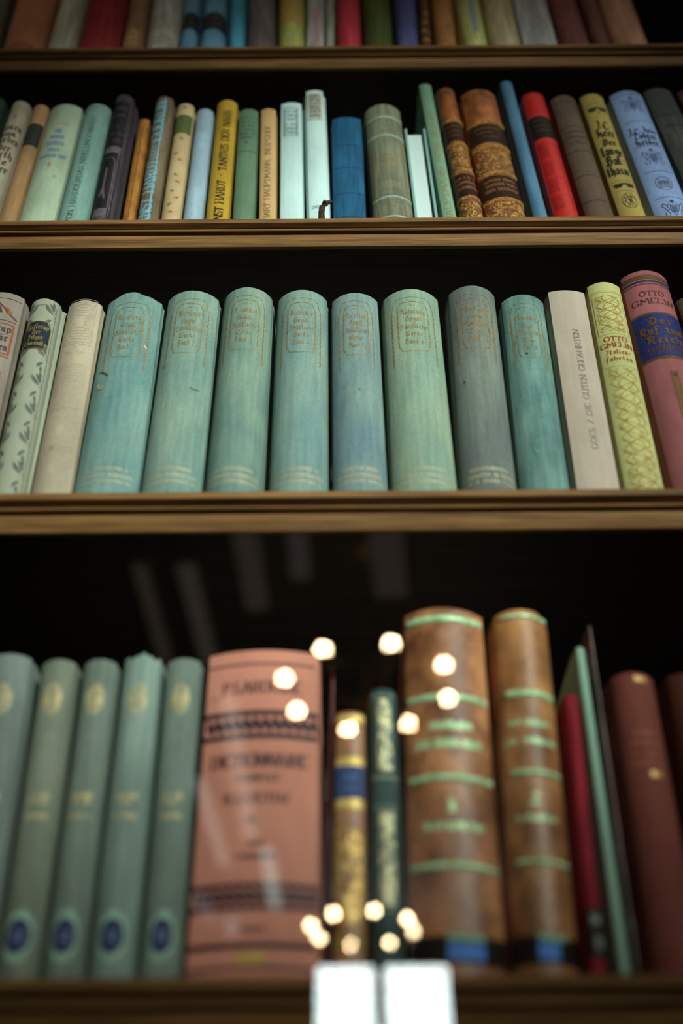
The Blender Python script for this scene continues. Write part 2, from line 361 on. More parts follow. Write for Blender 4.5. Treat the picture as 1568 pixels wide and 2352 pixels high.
FR = {'a': (5, '17 29 49 44 53;46 26 14 23 44'), 'b': (6, '1D 14 33 54 58 39 18'), 'c': (5, '48 39 18 14 33 44'), 'd': (6, '2D 47 54 33 14 18 38'), 'e': (5, '16 47 39 18 14 33 44'),
 'f': (4, '11 1B 2D 4C;08 38'), 'g': (6, '58 39 18 15 34 55;59 52 30 11'), 'h': (6, '1D 13;17 39 57 53 31'), 'i': (3, '08 19 14 23;1B 2C'), 'j': (3, '19 12 00;1B 2C'), 'k': (6, '1D 13;1B 4A 17;37 53'),
 'l': (3, '1D 14 23'), 'm': (9, '08 19 13;18 39 48 43;48 69 78 74 83'), 'n': (6, '08 19 13;18 39 48 44 53'), 'o': (6, '14 18 39 58 54 33 14'), 'p': (6, '08 19 10;18 39 58 54 33 14'),
 'r': (5, '08 19 14 23;18 39 48'), 's': (5, '48 39 17 45 33 14'), 't': (4, '1C 14 23 34;09 39'), 'u': (6, '08 19 14 33 44;49 44 53'), 'v': (6, '08 19 14 33 54 58 49'), 'w': (8, '08 19 14 33 44;49 44 63 74 78 69'),
 'z': (5, '09 48 25 44 32 11'), 'ü': (6, '08 19 14 33 44;49 44 53;1B 2C;4B 5C'), 'ä': (5, '17 29 49 44 53;46 26 14 23 44;1B 2C;4B 5C'), 'ö': (6, '14 18 39 58 54 33 14;1B 2C;4B 5C'), '=': (5, '15 46;18 49'), '-': (4, '16 37'), '.': (3, '13 14'), ' ': (4, ''),
 'B': (8, '1C 3D 2D 24 53 75 78 49 28;49 7B 5D 3D;05 13 23'), 'D': (8, '0B 3D 6C 78 64 33 04;3B 26 45'), 'G': (8, '7C 4D 1A 15 43 75 79 59 47'), 'H': (8, '0C 2D 24 03;28 59 74 62'), 'I': (6, '0C 3D 5C 35 13 04'), 'J': (6, '0C 3D 5C 45 21 02'),
 'K': (8, '0C 2D 24 03;6D 28 63 74'), 'L': (7, '4D 1A 25 13 64'), 'N': (9, '0C 2D 25 03;28 5D 74 83'), 'P': (8, '0C 2D 21 10;28 4D 7B 68 37'), 'R': (8, '0C 2D 24 03;28 4D 7B 58 28;48 63 74'), 'S': (8, '7B 4D 1A 68 75 43 04'),
 'T': (8, '0B 2D 7C;5C 27 25 53 74'), 'W': (10, '0C 2D 14 43 5C;54 73 9A 7D'), 'E': (7, '6C 3D 1A 15 43 64;2A 59;28 58'),
 '1': (4, '2D 23'), '2': (5, '0B 2D 4B 03 43'), '3': (5, '0C 2D 4B 28 45 23 04'), '4': (6, '3D 06 56;3D 33'), '5': (5, '4D 1D 19 48 45 23 04'), '6': (5, '3D 08 04 23 45 28 07'), '7': (5, '0D 4D 13'), '8': (5, '28 0B 2D 4B 28 05 23 45 28')}
for kx in 'ABCDEFGHIJKLMNOPRSTUVWXYZ':
    if kx not in FR: FR[kx] = (RO[kx][0], ' '.join(';'.join(RO[kx][1].split(';')).split(' ')))
def gv(c): return '0123456789ABCDEF'.index(c)
def hull(P):
    P = sorted(set(P))
    if len(P) < 3: return P
    def half(it):
        h = []
        for p in it:
            while len(h) > 1 and (h[-1][0]-h[-2][0])*(p[1]-h[-2][1])-(h[-1][1]-h[-2][1])*(p[0]-h[-2][0]) <= 0: h.pop()
            h.append(p)
        return h
    a, b = half(P), half(P[::-1]); return a[:-1]+b[:-1]
def glyphs(text, style):
    """strokes in cap-height units, returns (width, strokes)"""
    T = RO if style == 'roman' else FR; base, H = (0, 10) if style == 'roman' else (3, 10)
    x, out = 0, []
    for ch in text:
        if style == 'roman': ch = ch.upper()
        if ch not in T: ch = ' '
        wd, s = T[ch]
        for st in s.split(';'):
            if not st.strip(): continue
            q = [((x+gv(t[0]))/10, (gv(t[1])-base)/H) for t in st.split()]
            out.append(q)
            if style == 'roman' and ch.isalpha():
                for (p, nb) in ((q[0], q[1]), (q[-1], q[-2])):
                    if p[1] in (0, 1) and abs(nb[1]-p[1]) > .25: out.append([(p[0]-.13, p[1]), (p[0]+.13, p[1])])
        x += wd+(2.6 if style == 'roman' else 1.6)
    return max(.1, (x-2)/10), out
def pen(strokes, nib, maxlen):
    """sweep a rectangular nib (list of corner offsets) along the strokes"""
    polys = []
    for s in strokes:
        for (a, b) in zip(s, s[1:]):
            n = max(1, int(math.hypot(b[0]-a[0], b[1]-a[1])/maxlen)+0)
            for i in range(n):
                p = (a[0]+(b[0]-a[0])*i/n, a[1]+(b[1]-a[1])*i/n); q = (a[0]+(b[0]-a[0])*(i+1)/n, a[1]+(b[1]-a[1])*(i+1)/n)
                polys.append(hull([(round(p[0]+u, 7), round(p[1]+v, 7)) for u, v in nib]+[(round(q[0]+u, 7), round(q[1]+v, 7)) for u, v in nib]))
    return [p for p in polys if len(p) > 2]
def nib_rect(wd, th, ang=0):
    c, s = math.cos(ang), math.sin(ang)
    return [(c*a*wd/2-s*b*th/2, s*a*wd/2+c*b*th/2) for a in (-1, 1) for b in (-1, 1)]
def round_nib(r): return [(r*math.cos(a*math.pi/3), r*math.sin(a*math.pi/3)) for a in range(6)]

# ------------------------------------------------------------------ books
m_pages = None
def mk_pages():
    m, nt, b = new_mat('page_block')
    wv = N(nt, 'ShaderNodeTexWave', bands_direction='X'); wv.inputs['Scale'].default_value = 330; wv.inputs['Distortion'].default_value = 2.5; wv.inputs['Detail'].default_value = 2
    nt.links.new(coords(nt, (1, 1, .02)), wv.inputs[0])
    nt.links.new(ramp(nt, wv.outputs['Fac'], [(.0, (.34, .42, .40)), (.7, (.55, .66, .64))]), b.inputs['Base Color'])
    b.inputs['Roughness'].default_value = .8; return m
m_pages = mk_pages()
m_fore = m_pages

E_TAB = [(.10, .2), (.17, .28), (.23, .56), (.30, .85), (.36, 1.05), (.42, 1.38), (.48, 1.5), (.56, 1.54), (.65, 1.42), (.75, 1.24), (.85, .92), (.95, .40), (1.0, .24), (1.1, .15), (2, .1)]
E_SIDE = [(.10, .5), (.3, 1.0), (.45, 2.5), (.6, 3.6), (.8, 5.8), (1.1, 5.8)]
def interp(T, v):
    if v <= T[0][0]: return T[0][1]
    for (a, p), (b, q) in zip(T, T[1:]):
        if v <= b: return p+(q-p)*(v-a)/(b-a)
    return T[-1][1]
def illum(x, z):
    """light level measured on a grey spine at this place, used to turn photographed tones into cloth colours"""
    h = z-CAM.z
    return interp(E_TAB, h)*max(.4, 1-interp(E_SIDE, h)*(x+.015)**2)
class Book:
    def __init__(s, row, TL, TR, apex, BL, BR, dy=0.0):
        s.row = row; s.yj = YJ+dy; s.zs = CAM.z+HS[row]; ly = {1: 2240, 2: 1125, 3: 499, 4: 104}[row]
        def lipy(x): return ly-(x-784)*ROLL
        a, b = on_y(TL[0], TL[1], s.yj), on_y(TR[0], TR[1], s.yj)
        c, d = on_y(BL, lipy(BL), s.yj), on_y(BR, lipy(BR), s.yj)
        def ext(t, bt):
            k = (s.zs-bt.z)/(t.z-bt.z); return bt.x+(t.x-bt.x)*k
        x0, x1 = ext(a, c), ext(b, d); zt = (a.z+b.z)/2
        s.xb = (x0+x1)/2; xt = (a.x+b.x)/2; s.h = zt-s.zs
        s.a = math.atan2(xt-s.xb, s.h); s.w = ((x1-x0)+(b.x-a.x))/2*math.cos(s.a)
        s.H = s.h/math.cos(s.a)
        # bulge of the spine from the height of its top arc
        lo_, hi = .0006, .46*s.w
        ax = (a+b)/2
        for _ in range(20):
            m = (lo_+hi)/2
            if proj(Vector((ax.x, s.yj-m, ax.z)))[1] > apex: lo_ = m
            else: hi = m
        s.sag = (lo_+hi)/2; s.pxT = (TL[0]+TR[0])/2; s.pyT = (TL[1]+TR[1])/2; s.pxB = (BL+BR)/2; s.pyB = ly
        s.apx = apex; s.k = 0; s.E = illum(s.xb+(xt-s.xb)*.5, s.zs+s.h*.55)
    def alb(s, rgb, k=1.0):
        c = lin(rgb); g = .3*c[0]+.6*c[1]+.1*c[2]; k *= (1.30 if s.row == 2 else 1.08)
        return tuple(max(.003, min(.86, (v*.975+g*.025)*k/s.E/t)) for v, t in zip(c, (.90, 1.0, .91)))
    def setup(s, e=.0010, depth=None, head=None, mat=None, label='', group=''):
        s.e = e; s.ah = s.w/2-e; s.sag = min(s.sag, s.ah*.95)
        s.R = (s.ah**2+s.sag**2)/(2*s.sag); s.beta = math.asin(min(1, s.ah/s.R)) if s.sag <= s.ah else math.pi/2
        s.aw = s.R*s.beta          # half arc length
        s.dep = depth or .135
        s.root = empty('book', (s.xb, s.yj, s.zs+s.w/2*abs(math.sin(s.a))+.0003), label, 'book', group)
        s.root.rotation_euler = (0, s.a, 0)
        s.head = head or (lambda u: 0)
        w, H, t = s.w, s.H, min(.0022, s.w*.16)
        out = [(w/2, s.dep), (w/2, .0075), (w/2-.0004, .0062), (s.ah+.0001, .0042), (s.ah+.0001, .0022)]
        inn = [(w/2-t, s.dep), (w/2-t, .0085), (w/2-t, .0075), (s.ah-t*.9, .0052), (s.ah-t, .0040)]
        n = 22
        for i in range(n+1):
            u = 1-2*i/n; th = u*s.beta
            x, y = s.R*math.sin(th), -(s.R*math.cos(th)-(s.R-s.sag)); out.append((x, y)); inn.append((x*(1-t/s.ah), y+t))
        out += [(-x, y) for x, y in out[4::-1]]; inn += [(-x, y) for x, y in inn[4::-1]]
        m = len(out); V, Fc = [], []
        lv = [(0, 0), (.0008, 1), (H*.33, 1), (H*.66, 1), (H-.003, 1), (H-.0009, 1), (H, 0)]
        for z, full in lv:
            for i in range(m):
                o, q = out[i], inn[i]; k = 1 if full else .72
                dz = s.head(o[0]/s.ah) if (z > H-.004 and abs(o[0]) <= s.ah+.0002 and o[1] < .003) else 0
                V.append((q[0]+(o[0]-q[0])*k, q[1]+(o[1]-q[1])*k, z+dz))
        L = len(lv)
        for j in (0, L-1):
            for i in range(m):
                dz = s.head(inn[i][0]/s.ah) if (j and abs(inn[i][0]) <= s.ah and inn[i][1] < .004) else 0
                V.append((inn[i][0], inn[i][1], lv[j][0]+dz))
        for j in range(L-1):
            for i in range(m-1): Fc.append((j*m+i, j*m+i+1, (j+1)*m+i+1, (j+1)*m+i))
        b0, t0 = L*m, (L+1)*m
        for i in range(m-1):
            Fc.append((i, b0+i, b0+i+1, i+1)); Fc.append(((L-1)*m+i, (L-1)*m+i+1, t0+i+1, t0+i)); Fc.append((b0+i, t0+i, t0+i+1, b0+i+1))
        for i in (0, m-1):
            Fc.append(tuple([b0+i]+[j*m+i for j in range(L)]+[t0+i]))
        s.cover = mesh('cover', V, Fc, mat, s.root, True, 35); s.t = t
        boxes('pages', [(-w/2+t+.0001, w/2-t-.0001, .0055, s.dep-.004, .003, H-.003)], m_pages, s.root)
        return s
    def setup_fore(s, mat, label, group):
        w, H, t = s.w, s.H, .0022
        s.root = empty('book', (s.xb, s.yj, s.zs+w/2*abs(math.sin(s.a))+.0003), label, 'book', group); s.root.rotation_euler = (0, s.a, 0)
        L = [(-w/2, -w/2+t, 0, .128, 0, H), (w/2-t, w/2, 0, .128, 0, H), (-w/2+t, w/2-t, .1262, .128, 0, H)]
        s.cover = boxes('cover', L, mat, s.root, bevel=.0004)
        boxes('pages', [(-w/2+t+.0004, w/2-t-.0012, .004, .126, .003, H-.0042)], m_fore, s.root)
        boxes('endpaper', [(-w/2+t, w/2-t, .012, .0125, H-.0042, H-.0006)], ink('brown_endpaper', s.alb((120, 74, 42))), s.root)
    def S(s, xs, z, off=.0002):
        th = max(-1.0, min(1.0, xs/s.aw))*s.beta; r = s.R+off
        return (r*math.sin(th), -(r*math.cos(th)-(s.R-s.sag)), z)
    def z(s, py):
        k = (py-s.pyT)/(s.pyB-s.pyT); px = s.pxT+(s.pxB-s.pxT)*k
        return (on_y(px, py, s.yj-s.sag).z-s.root.location.z)/math.cos(s.a)
    def put(s, name, polys, mat, off=.00010, parent=None):
        V, Fc = [], []
        for i, p in enumerate(polys):
            Fc.append(tuple(range(len(V), len(V)+len(p))))
            V += [s.S(x, z, off+(i % 9)*5e-6) for x, z in p]
        if not V: return None
        me = bpy.data.meshes.new(name); me.from_pydata(V, [], Fc)
        return link(name, me, mat, parent or s.root)
    def polys_line(s, text, yc, hpx, style='fraktur', wf=.7, cx=0, bold=1.0, ytilt=0):
        z0, z1 = s.z(yc+hpx/2), s.z(yc-hpx/2); h = z1-z0
        gw, st = glyphs(text, style); sx = wf*2*s.aw/gw
        st = [[(cx*s.aw+(x-gw/2)*sx, z0+y*h) for x, y in q] for q in st]
        r = min(h, sx*1.2)
        nb = nib_rect(.17*r*bold, .05*r, 0) if style == 'roman' else nib_rect(.19*r*bold, .05*r, math.radians(38))
        return pen(st, nb, .0016)
    def line(s, text, yc, hpx, mat, **k):
        nm = k.pop('name', 'title'); off = k.pop('off', .00014); return s.put(nm, s.polys_line(text, yc, hpx, **k), mat, off)
    def lines(s, rows, mat, name='title', off=.00014, **k):
        P = []
        for (t, yc, h, wf) in rows: P += s.polys_line(t, yc, h, wf=wf, **k)
        return s.put(name, P, mat, off)
    def vert(s, text, y0, y1, cap, mat, style='roman', cx=0, bold=1.0, name='title', off=.00014, down=False):
        za, zb_ = s.z(y0), s.z(y1); gw, st = glyphs(text, style); k = (zb_-za)/gw; c = cap*2*s.aw
        if down: st = [[(cx*s.aw+(y-.5)*c, zb_-x*k) for x, y in q] for q in st]
        else: st = [[(cx*s.aw-(y-.5)*c, za+x*k) for x, y in q] for q in st]
        r = min(c, k*1.3)
        nb = nib_rect(.05*r, .17*r*bold, 0) if style == 'roman' else nib_rect(.05*r, .2*r*bold, math.radians(38))
        return s.put(name, pen(st, nb, .0016), mat, off)
    def strokes(s, S_, r, mat, name='ornament', off=.00010):
        """S_ in (fraction of half arc, photo row) pairs"""
        st = [[(x*s.aw, s.z(y)) for x, y in q] for q in S_]
        return s.put(name, pen(st, round_nib(r), .0016), mat, off)
    def band(s, y0, y1, mat, off=.00006, u0=-1.0, u1=1.0, name='label_panel', raise_=0):
        z0, z1 = s.z(y1), s.z(y0); n = 18; V, Fc = [], []
        rows = [(z0, off)] + ([(z0+.15*(z1-z0), off+raise_*.8), (z0+.4*(z1-z0), off+raise_), (z1-.4*(z1-z0), off+raise_), (z1-.15*(z1-z0), off+raise_*.8)] if raise_ else []) + [(z1, off)]
        for z, o in rows:
            for i in range(n+1): V.append(s.S((u0+(u1-u0)*i/n)*s.aw, z, o))
        for j in range(len(rows)-1):
            for i in range(n): k = j*(n+1)+i; Fc.append((k, k+1, k+n+2, k+n+1))
        me = bpy.data.meshes.new(name); me.from_pydata(V, [], Fc)
        for p in me.polygons: p.use_smooth = True
        return link(name, me, mat, s.root)
    def stain(s, pts, rad, rgb):
        st = []
        for px, py in pts:
            k = (py-s.pyT)/(s.pyB-s.pyT); c = s.pxT+(s.pxB-s.pxT)*k
            P = on_y(px, py, s.yj-s.sag*.9); Q = on_y(c, py, s.yj-s.sag*.9); st.append((P.x-Q.x, s.z(py)))
        return s.put('stain', pen([st], round_nib(rad), .0012), ink('stain', s.alb(rgb), .8), .0003)
    def curls(s, y0, y1, n, mat, rad=.00016, size=.0016, off=.0006, u=.9):
        z0, z1 = s.z(y1), s.z(y0); st = []
        for i in range(n):
            x = random.uniform(-u, u)*s.aw; z = random.uniform(z0, z1); a = random.uniform(0, 6.28); sg = random.choice((-1, 1)); q = size*random.uniform(.5, 1.2)
            st.append([(x+q*(1-j*.13)*math.cos(a+sg*j*.7), z+q*(1-j*.13)*math.sin(a+sg*j*.7)) for j in range(6)])
        return s.put('gilt_scrolls', pen(st, round_nib(rad), .0016), mat, off)
    def scribble(s, rows, mat, name='title', off=.00014, wig=1.0, r=.00022):
        """illegible worn lettering: broken pen marks"""
        P = []
        for (yc, h, wf) in rows:
            n = max(4, int(wf*2*s.aw/.0016)); z0, z1 = s.z(yc+h/2), s.z(yc-h/2); hh = z1-z0; x0 = -wf*s.aw; dx = 2*wf*s.aw/n
            st = []
            for i in range(n):
                if random.random() < .08: continue
                x = x0+dx*i; st.append([(x+dx*.1, z0+hh*random.uniform(.6, .9)), (x+dx*.3, z0+hh*random.uniform(.8, 1)), (x+dx*.4, z0+hh*random.uniform(0, .25)), (x+dx*.9, z0+hh*random.uniform(.1, .6))])
            P += pen(st, nib_rect(r*2, r*.7, .6), .0016)
        return s.put(name, P, mat, off)

def leaf(cx, cz, L, Wd, ang, bend=0.0, n=5):
    """leaf outline polygons in metres: returns quads along its length"""
    out = []; prev = None
    for i in range(n+1):
        t = i/n; wd = Wd*math.sin(math.pi*min(1, max(.02, t)))**.8*(1-.4*t); a = ang+bend*t
        x = cx+L*t*math.cos(ang+bend*t*.5); z = cz+L*t*math.sin(ang+bend*t*.5)
        p = ((x-math.sin(a)*wd/2, z+math.cos(a)*wd/2), (x+math.sin(a)*wd/2, z-math.cos(a)*wd/2))
        if prev: out.append([prev[0], prev[1], p[1], p[0]])
        prev = p
    return out

gold = ink('gold_leaf', (.36, .19, .04), .42, .3, (.17, .09, .025))
gold_b = ink('bright_gold', (.62, .42, .16), .4, .3, (.4, .25, .09))
gold_f = ink('faded_gold', (.42, .33, .19), .5, .2, (.33, .33, .25))
gold_pale = ink('pale_gilt', (.50, .66, .46), .45, .15, (.32, .36, .22))
black = ink('black_ink', (.012, .012, .014)); brown_i = ink('brown_ink', (.10, .045, .02)); 
m_void = None
ROWNAME = {1: 'books on the lowest visible shelf', 2: 'books on the shelf of teal volumes', 3: 'books on the second shelf from the top', 4: 'books on the topmost visible shelf'}
PENDING = []
def bk(row, TL, TR, apex, BL, BR, label, rgb, deco=None, kind='cloth', group=None, **k):
    PENDING.append(dict(b=Book(row, TL, TR, apex, BL, BR, k.pop('dy', 0.0)), label=label, rgb=rgb, deco=deco, kind=kind, group=group or ROWNAME[row], k=k))

# ------------------------------------------------------------------ spine decoration
def d_gogol(vol, faded=0.0, bottom=True):
    def f(b):
        top = b.pyT; g = gold if faded < .5 else gold_f
        def yy(k): return b.apx+8+k
        y0 = b.apx+20; y1 = y0+118
        # outer stepped frame whose sides run on below the label like fringes
        for sx in (1,):
            S_ = [[(-.66, y0+150), (-.66, y0+22), (-.60, y0+16), (-.57, y0+6), (-.48, y0), (0, y0-1), (.48, y0), (.57, y0+6), (.60, y0+16), (.66, y0+22), (.66, y0+148)]]
        b.strokes(S_, .00022, g, 'gilt_frame')
        dots = [[(sx*(.66+.018*((i % 2)*2-1)), y0+30+i*5.2), (sx*(.66+.018*((i % 2)*2-1)), y0+33+i*5.2)] for sx in (-1, 1) for i in range(23)]
        b.strokes(dots, .00034, g, 'gilt_frame')
        inner = [[(-.46, y0+24), (-.40, y0+18), (-.36, y0+11), (0, y0+9), (.36, y0+11), (.40, y0+18), (.46, y0+24), (.46, y1-12), (.42, y1-6), (.38, y1+2), (.2, y1+4), (0, y1+5), (-.2, y1+4), (-.38, y1+2), (-.42, y1-6), (-.46, y1-12), (-.46, y0+24)]]
        b.strokes(inner, .00030, g, 'gilt_frame')
        dots = [[(sx*(.46+.012*((i % 2)*2-1)), y0+28+i*6), (sx*(.46+.012*((i % 2)*2-1)), y0+31+i*6)] for sx in (-1, 1) for i in range(14)]
        b.strokes(dots, .00036, g, 'gilt_frame')
        b.strokes([[(-.08, y0+16), (0, y0+20), (.08, y0+16)], [(-.22, y0+17), (-.20, y0+19)], [(.2, y0+19), (.22, y0+17)]], .0002, g, 'gilt_frame')
        b.lines([('Nicolaus', y0+31, 12, .37), ('Gogol', y0+48, 12, .24), ('Sämtliche', y0+65, 12, .40), ('Werke', y0+82, 11, .25), ('Band %d' % vol, y0+99, 11, .27)], g, bold=.7)
        if bottom:
            b.scribble([(1075-b.k, 9, .62), (1090-b.k, 10, .80), (1104-b.k, 9, .76)], gold_f, 'publisher_lines', r=.0003)
        if vol == 1:
            b.stain([(234, 843), (245, 849), (255, 858)], .0007, (84, 72, 62)); b.stain([(228, 872), (231, 880), (240, 882)], .0016, (150, 156, 122)); b.stain([(340, 788), (343, 792)], .001, (176, 180, 150))
        if vol == 2: b.stain([(443, 889), (452, 891), (463, 891)], .0006, (84, 112, 104))
        if vol == 5: b.stain([(824, 892), (825, 895)], .0007, (84, 116, 132))
        if vol == 7: b.stain([(1059, 869), (1060, 872)], .0007, (72, 66, 60)); b.stain([(1163, 1040), (1166, 1044)], .0008, (120, 108, 92))
        if vol == 8: b.stain([(1202, 811), (1204, 813)], .0009, (52, 74, 76)); b.stain([(1230, 1010), (1222, 1022), (1225, 1040)], .0012, (84, 132, 124))
    return f
def d_flower(b):
    green = ink('olive_print', b.alb((72, 86, 40))); red = ink('rose_print', b.alb((150, 72, 48))); lg = ink('leaf_green', b.alb((72, 88, 48)))
    b.band(263, 305, green, u0=-.94, u1=.94)
    b.scribble([(272, 7, .6), (284, 7, .6), (295, 7, .5)], ink('label_lines', b.alb((105, 112, 60))), 'title', r=.0001)
    P1, P2 = [], []
    for (yy, dx) in ((246, 0), (318, .1), (352, -.2), (366, .2), (400, 0), (416, .3), (438, -.1), (452, .4), (468, -.2), (486, 0)):
        for k in range(5):
            (P1 if k % 2 or yy in (246, 318, 400, 468) else P2).extend(leaf(dx*b.aw, b.z(yy), .0022+.001*(k % 2), .0011, k*1.3+yy, .5))
    b.put('ornament', P1, lg); b.put('ornament', P2, red)
def d_crest(b, y, s_, col, name='ornament'):
    """small heraldic device: shield between two beasts"""
    w = .5; S_ = []
    S_ += [[(-.16, y-s_*.2), (-.16, y+s_*.15), (0, y+s_*.42), (.16, y+s_*.15), (.16, y-s_*.2), (-.16, y-s_*.2)]]
    S_ += [[(x, y-s_*.15), (x, y+s_*.25)] for x in (-.09, -.03, .03, .09)]
    S_ += [[(-.12, y-s_*.32), (-.05, y-s_*.48), (0, y-s_*.3), (.05, y-s_*.48), (.12, y-s_*.32)], [(0, y-s_*.5), (0, y-s_*.3)]]
    for sx in (-1, 1):
        S_ += [[(sx*.22, y+s_*.1), (sx*.34, y-s_*.25), (sx*.45, y-s_*.36), (sx*.55, y-s_*.2), (sx*.44, y-s_*.1), (sx*.36, y+s_*.1), (sx*.5, y+s_*.25), (sx*.42, y+s_*.42)],
               [(sx*.36, y+s_*.05), (sx*.26, y+s_*.3), (sx*.32, y+s_*.42)], [(sx*.4, y-s_*.3), (sx*.5, y-s_*.25)], [(sx*.3, y-s_*.12), (sx*.2, y-s_*.3)]]
    b.strokes(S_, .00030, col, name)
def arcs(b, ys, col, r=.00035, span=.85, name='ornament'):
    b.strokes([[(-span+2*span*i/12, y+8*((-span+2*span*i/12)/span)**2*.0) for i in range(13)] for y in ys], r, col, name)
def d_lavender(b):
    ik = ink('dark_print', b.alb((28, 30, 44)))
    d_crest(b, 240, 34, ik); d_crest(b, 360, 38, ik); d_crest(b, 478, 38, ik)
    arcs(b, (216, 277, 334, 392, 452), ik, .00035, .72)
    b.lines([('J.C. Heer', 297, 13, .74), ('Tobias', 311, 13, .58), ('Heider', 325, 13, .62)], ik, bold=1.4)
    n = 16
    b.strokes([[(.42*math.cos(2*math.pi*i/n), 420-15*math.sin(2*math.pi*i/n)) for i in range(n+1)]], .0003, ik)
    S_ = [[(-.3+.1*i, 425), (-.26+.1*i, 414), (-.2+.1*i, 421), (-.24+.1*i, 430)] for i in range(6)]+[[(-.3, 411), (0, 408), (.3, 411)], [(-.35, 429), (.35, 429)]]
    b.strokes(S_, .00026, ik)
def d_balthasar(b):
    ik = ink('black_green_print', b.alb((22, 26, 20)))
    b.strokes([[(-.7+.1*i, 237+5*abs(-.7+.1*i)) for i in range(15)]], .0003, ik)
    for y in (246, 420):
        P = []
        for i in range(14):
            u = -.72+i*.103; u2 = u+.103
            th = lambda v: (9 if .15 < abs(v) < .62 else 4)
            P.append([(u*b.aw, b.z(y)), (u2*b.aw, b.z(y)), (u2*b.aw, b.z(y+th(u2))), (u*b.aw, b.z(y+th(u)))])
        b.put('ornament', P, ik)
    b.strokes([[(-.72, 414), (.72, 414)], [(-.12, 256), (0, 262), (.12, 256)], [(-.3, 266), (-.25, 270)], [(.3, 266), (.25, 270)]]+[[(-.6+.1*i, 437), (-.56+.1*i, 437)] for i in range(13)], .00028, ik)
    b.lines([('J.C.', 284, 17, .5), ('Heer', 304, 19, .66), ('Der', 326, 15, .5), ('lange', 345, 20, .74), ('Bal=', 368, 20, .66), ('thasar', 390, 20, .78)], ik, bold=1.7)
    n = 18
    S_ = [[(.5*math.cos(2*math.pi*i/n), 460-17*math.sin(2*math.pi*i/n)) for i in range(n+1)]]
    S_ += [[(-.4, 468), (-.2, 452), (0, 462), (.15, 448), (.4, 456)], [(-.3, 458), (-.1, 470), (.1, 458), (.3, 470)], [(-.38, 455), (-.15, 446), (.05, 452)], [(-.1, 446), (.1, 470)], [(.2, 450), (.1, 464), (.36, 464)], [(-.3, 472), (.3, 472)]]
    b.strokes(S_, .0003, ik)
def d_tan_label(b):
    dk = ink('dark_green_label', b.alb((26, 34, 30))); b.band(283, 333, dk); b.scribble([(291, 7, .7), (302, 7, .75), (313, 7, .7), (324, 6, .6)], ink('label_gilt', b.alb((58, 66, 48))), r=.00012)
def d_cream_leftmost(b):
    ik = ink('sepia_print', b.alb((52, 40, 28)))
    b.strokes([[(-.9+.15*i, y) for i in range(13)] for y in (245, 250, 256)], .00025, ik)
    b.strokes([[(0, 262), (0, 272)], [(-.1, 265), (.1, 269)], [(-.1, 269), (.1, 265)]], .0003, ik)
    b.lines([('Vonen', 290, 15, .8), ('von', 305, 14, .5), ('Morben', 319, 15, .85), ('Der', 338, 14, .5), ('Birth', 353, 15, .75), ('ste', 369, 14, .5), ('offer', 384, 15, .75)], ik, bold=1.2)
    b.strokes([[(.1, 420), (.5, 450)], [(.3, 425), (.55, 440)]], .0003, ik)
def d_pale_blueprint(b):
    bl = ink('blue_print', b.alb((72, 98, 128))); rd = ink('red_print', b.alb((150, 84, 44)))
    b.scribble([(284, 6, .55)], rd, 'title', r=.0002)
    b.scribble([(300, 10, .22), (314, 10, .42), (328, 10, .5), (343, 10, .34), (357, 9, .78)], bl, 'title', r=.0004)
    b.strokes([[(-.14, 377), (.14, 377)], [(0, 371), (0, 384)], [(-.05, 375), (.05, 379)]], .0004, rd)
def d_black(b):
    pk = ink('grey_purple_print', b.alb((80, 70, 75))); dk = ink('black_print', b.alb((22, 20, 22)))
    b.band(232, 498, dk, u0=-.95, u1=.55, name='printed_panel')
    b.scribble([(248, 10, .5), (264, 9, .45), (290, 10, .5), (306, 10, .55), (322, 10, .4)], ink('dim_print', b.alb((56, 50, 54))), r=.0003)
    b.band(336, 350, pk, .0003, -.9, .5, 'printed_panel')
    b.strokes([[(-.65, 480), (-.65, 372), (-.5, 362), (.1, 362), (.3, 372), (.3, 480)], [(.42, 350), (.42, 495)]], .0005, pk, off=.0004)
    b.strokes([[(-.15, 385), (-.15, 430)], [(-.15, 430), (-.3, 450), (-.1, 440), (0, 455), (-.15, 430)]], .0009, pk, off=.0004)
    b.band(478, 498, pk, .0003, -.9, .3, 'printed_panel')
def d_gold_narrow(b):
    b.strokes([[(.1+.03*(i % 3), 285+i*4.1), (.5, 285+i*4.1)] for i in range(52)], .0003, ink('bright_print', b.alb((196, 150, 60))), off=.0003)
    b.strokes([[(.05, 290), (.05, 498)]], .0003, ink('dark_line', b.alb((70, 48, 16))))
def d_gudrun(b):
    bl = ink('blue_letters', b.alb((96, 158, 170)))
    b.vert('ERNST HARDT', 525, 367, .50, bl, cx=-.22, bold=1.1); b.vert('GUDRUN', 322, 232, .50, bl, cx=-.22, bold=1.1)
    S_ = []
    for k in range(4):
        yy = 360-k*9; S_.append([(-.22+.18*math.cos(i*.7), yy+6*math.sin(i*.7)) for i in range(8)])
    b.strokes(S_, .0003, bl); b.strokes([[(.16, 505), (.16, 226)]], .0006, bl)
def d_vertical(text, y0, y1, cap, rgb, cx=0, style='roman', bold=1.0):
    return lambda b: b.vert(text, y0, y1, cap, ink('lettering', b.alb(rgb)), style=style, cx=cx, bold=bold)
def d_paleblue(b): b.scribble([(268, 6, .5), (280, 6, .6), (290, 5, .5), (298, 5, .45)], ink('worn_print', b.alb((105, 125, 132))), r=.00012)
def d_green(b):
    ik = ink('dark_green_print', b.alb((42, 56, 44)))
    arcs(b, (269, 346), ik, .00045, .95); b.scribble([(279, 7, .7), (288, 7, .72), (297, 7, .75), (306, 7, .72), (315, 8, .55), (326, 7, .2)], ik, r=.00022)
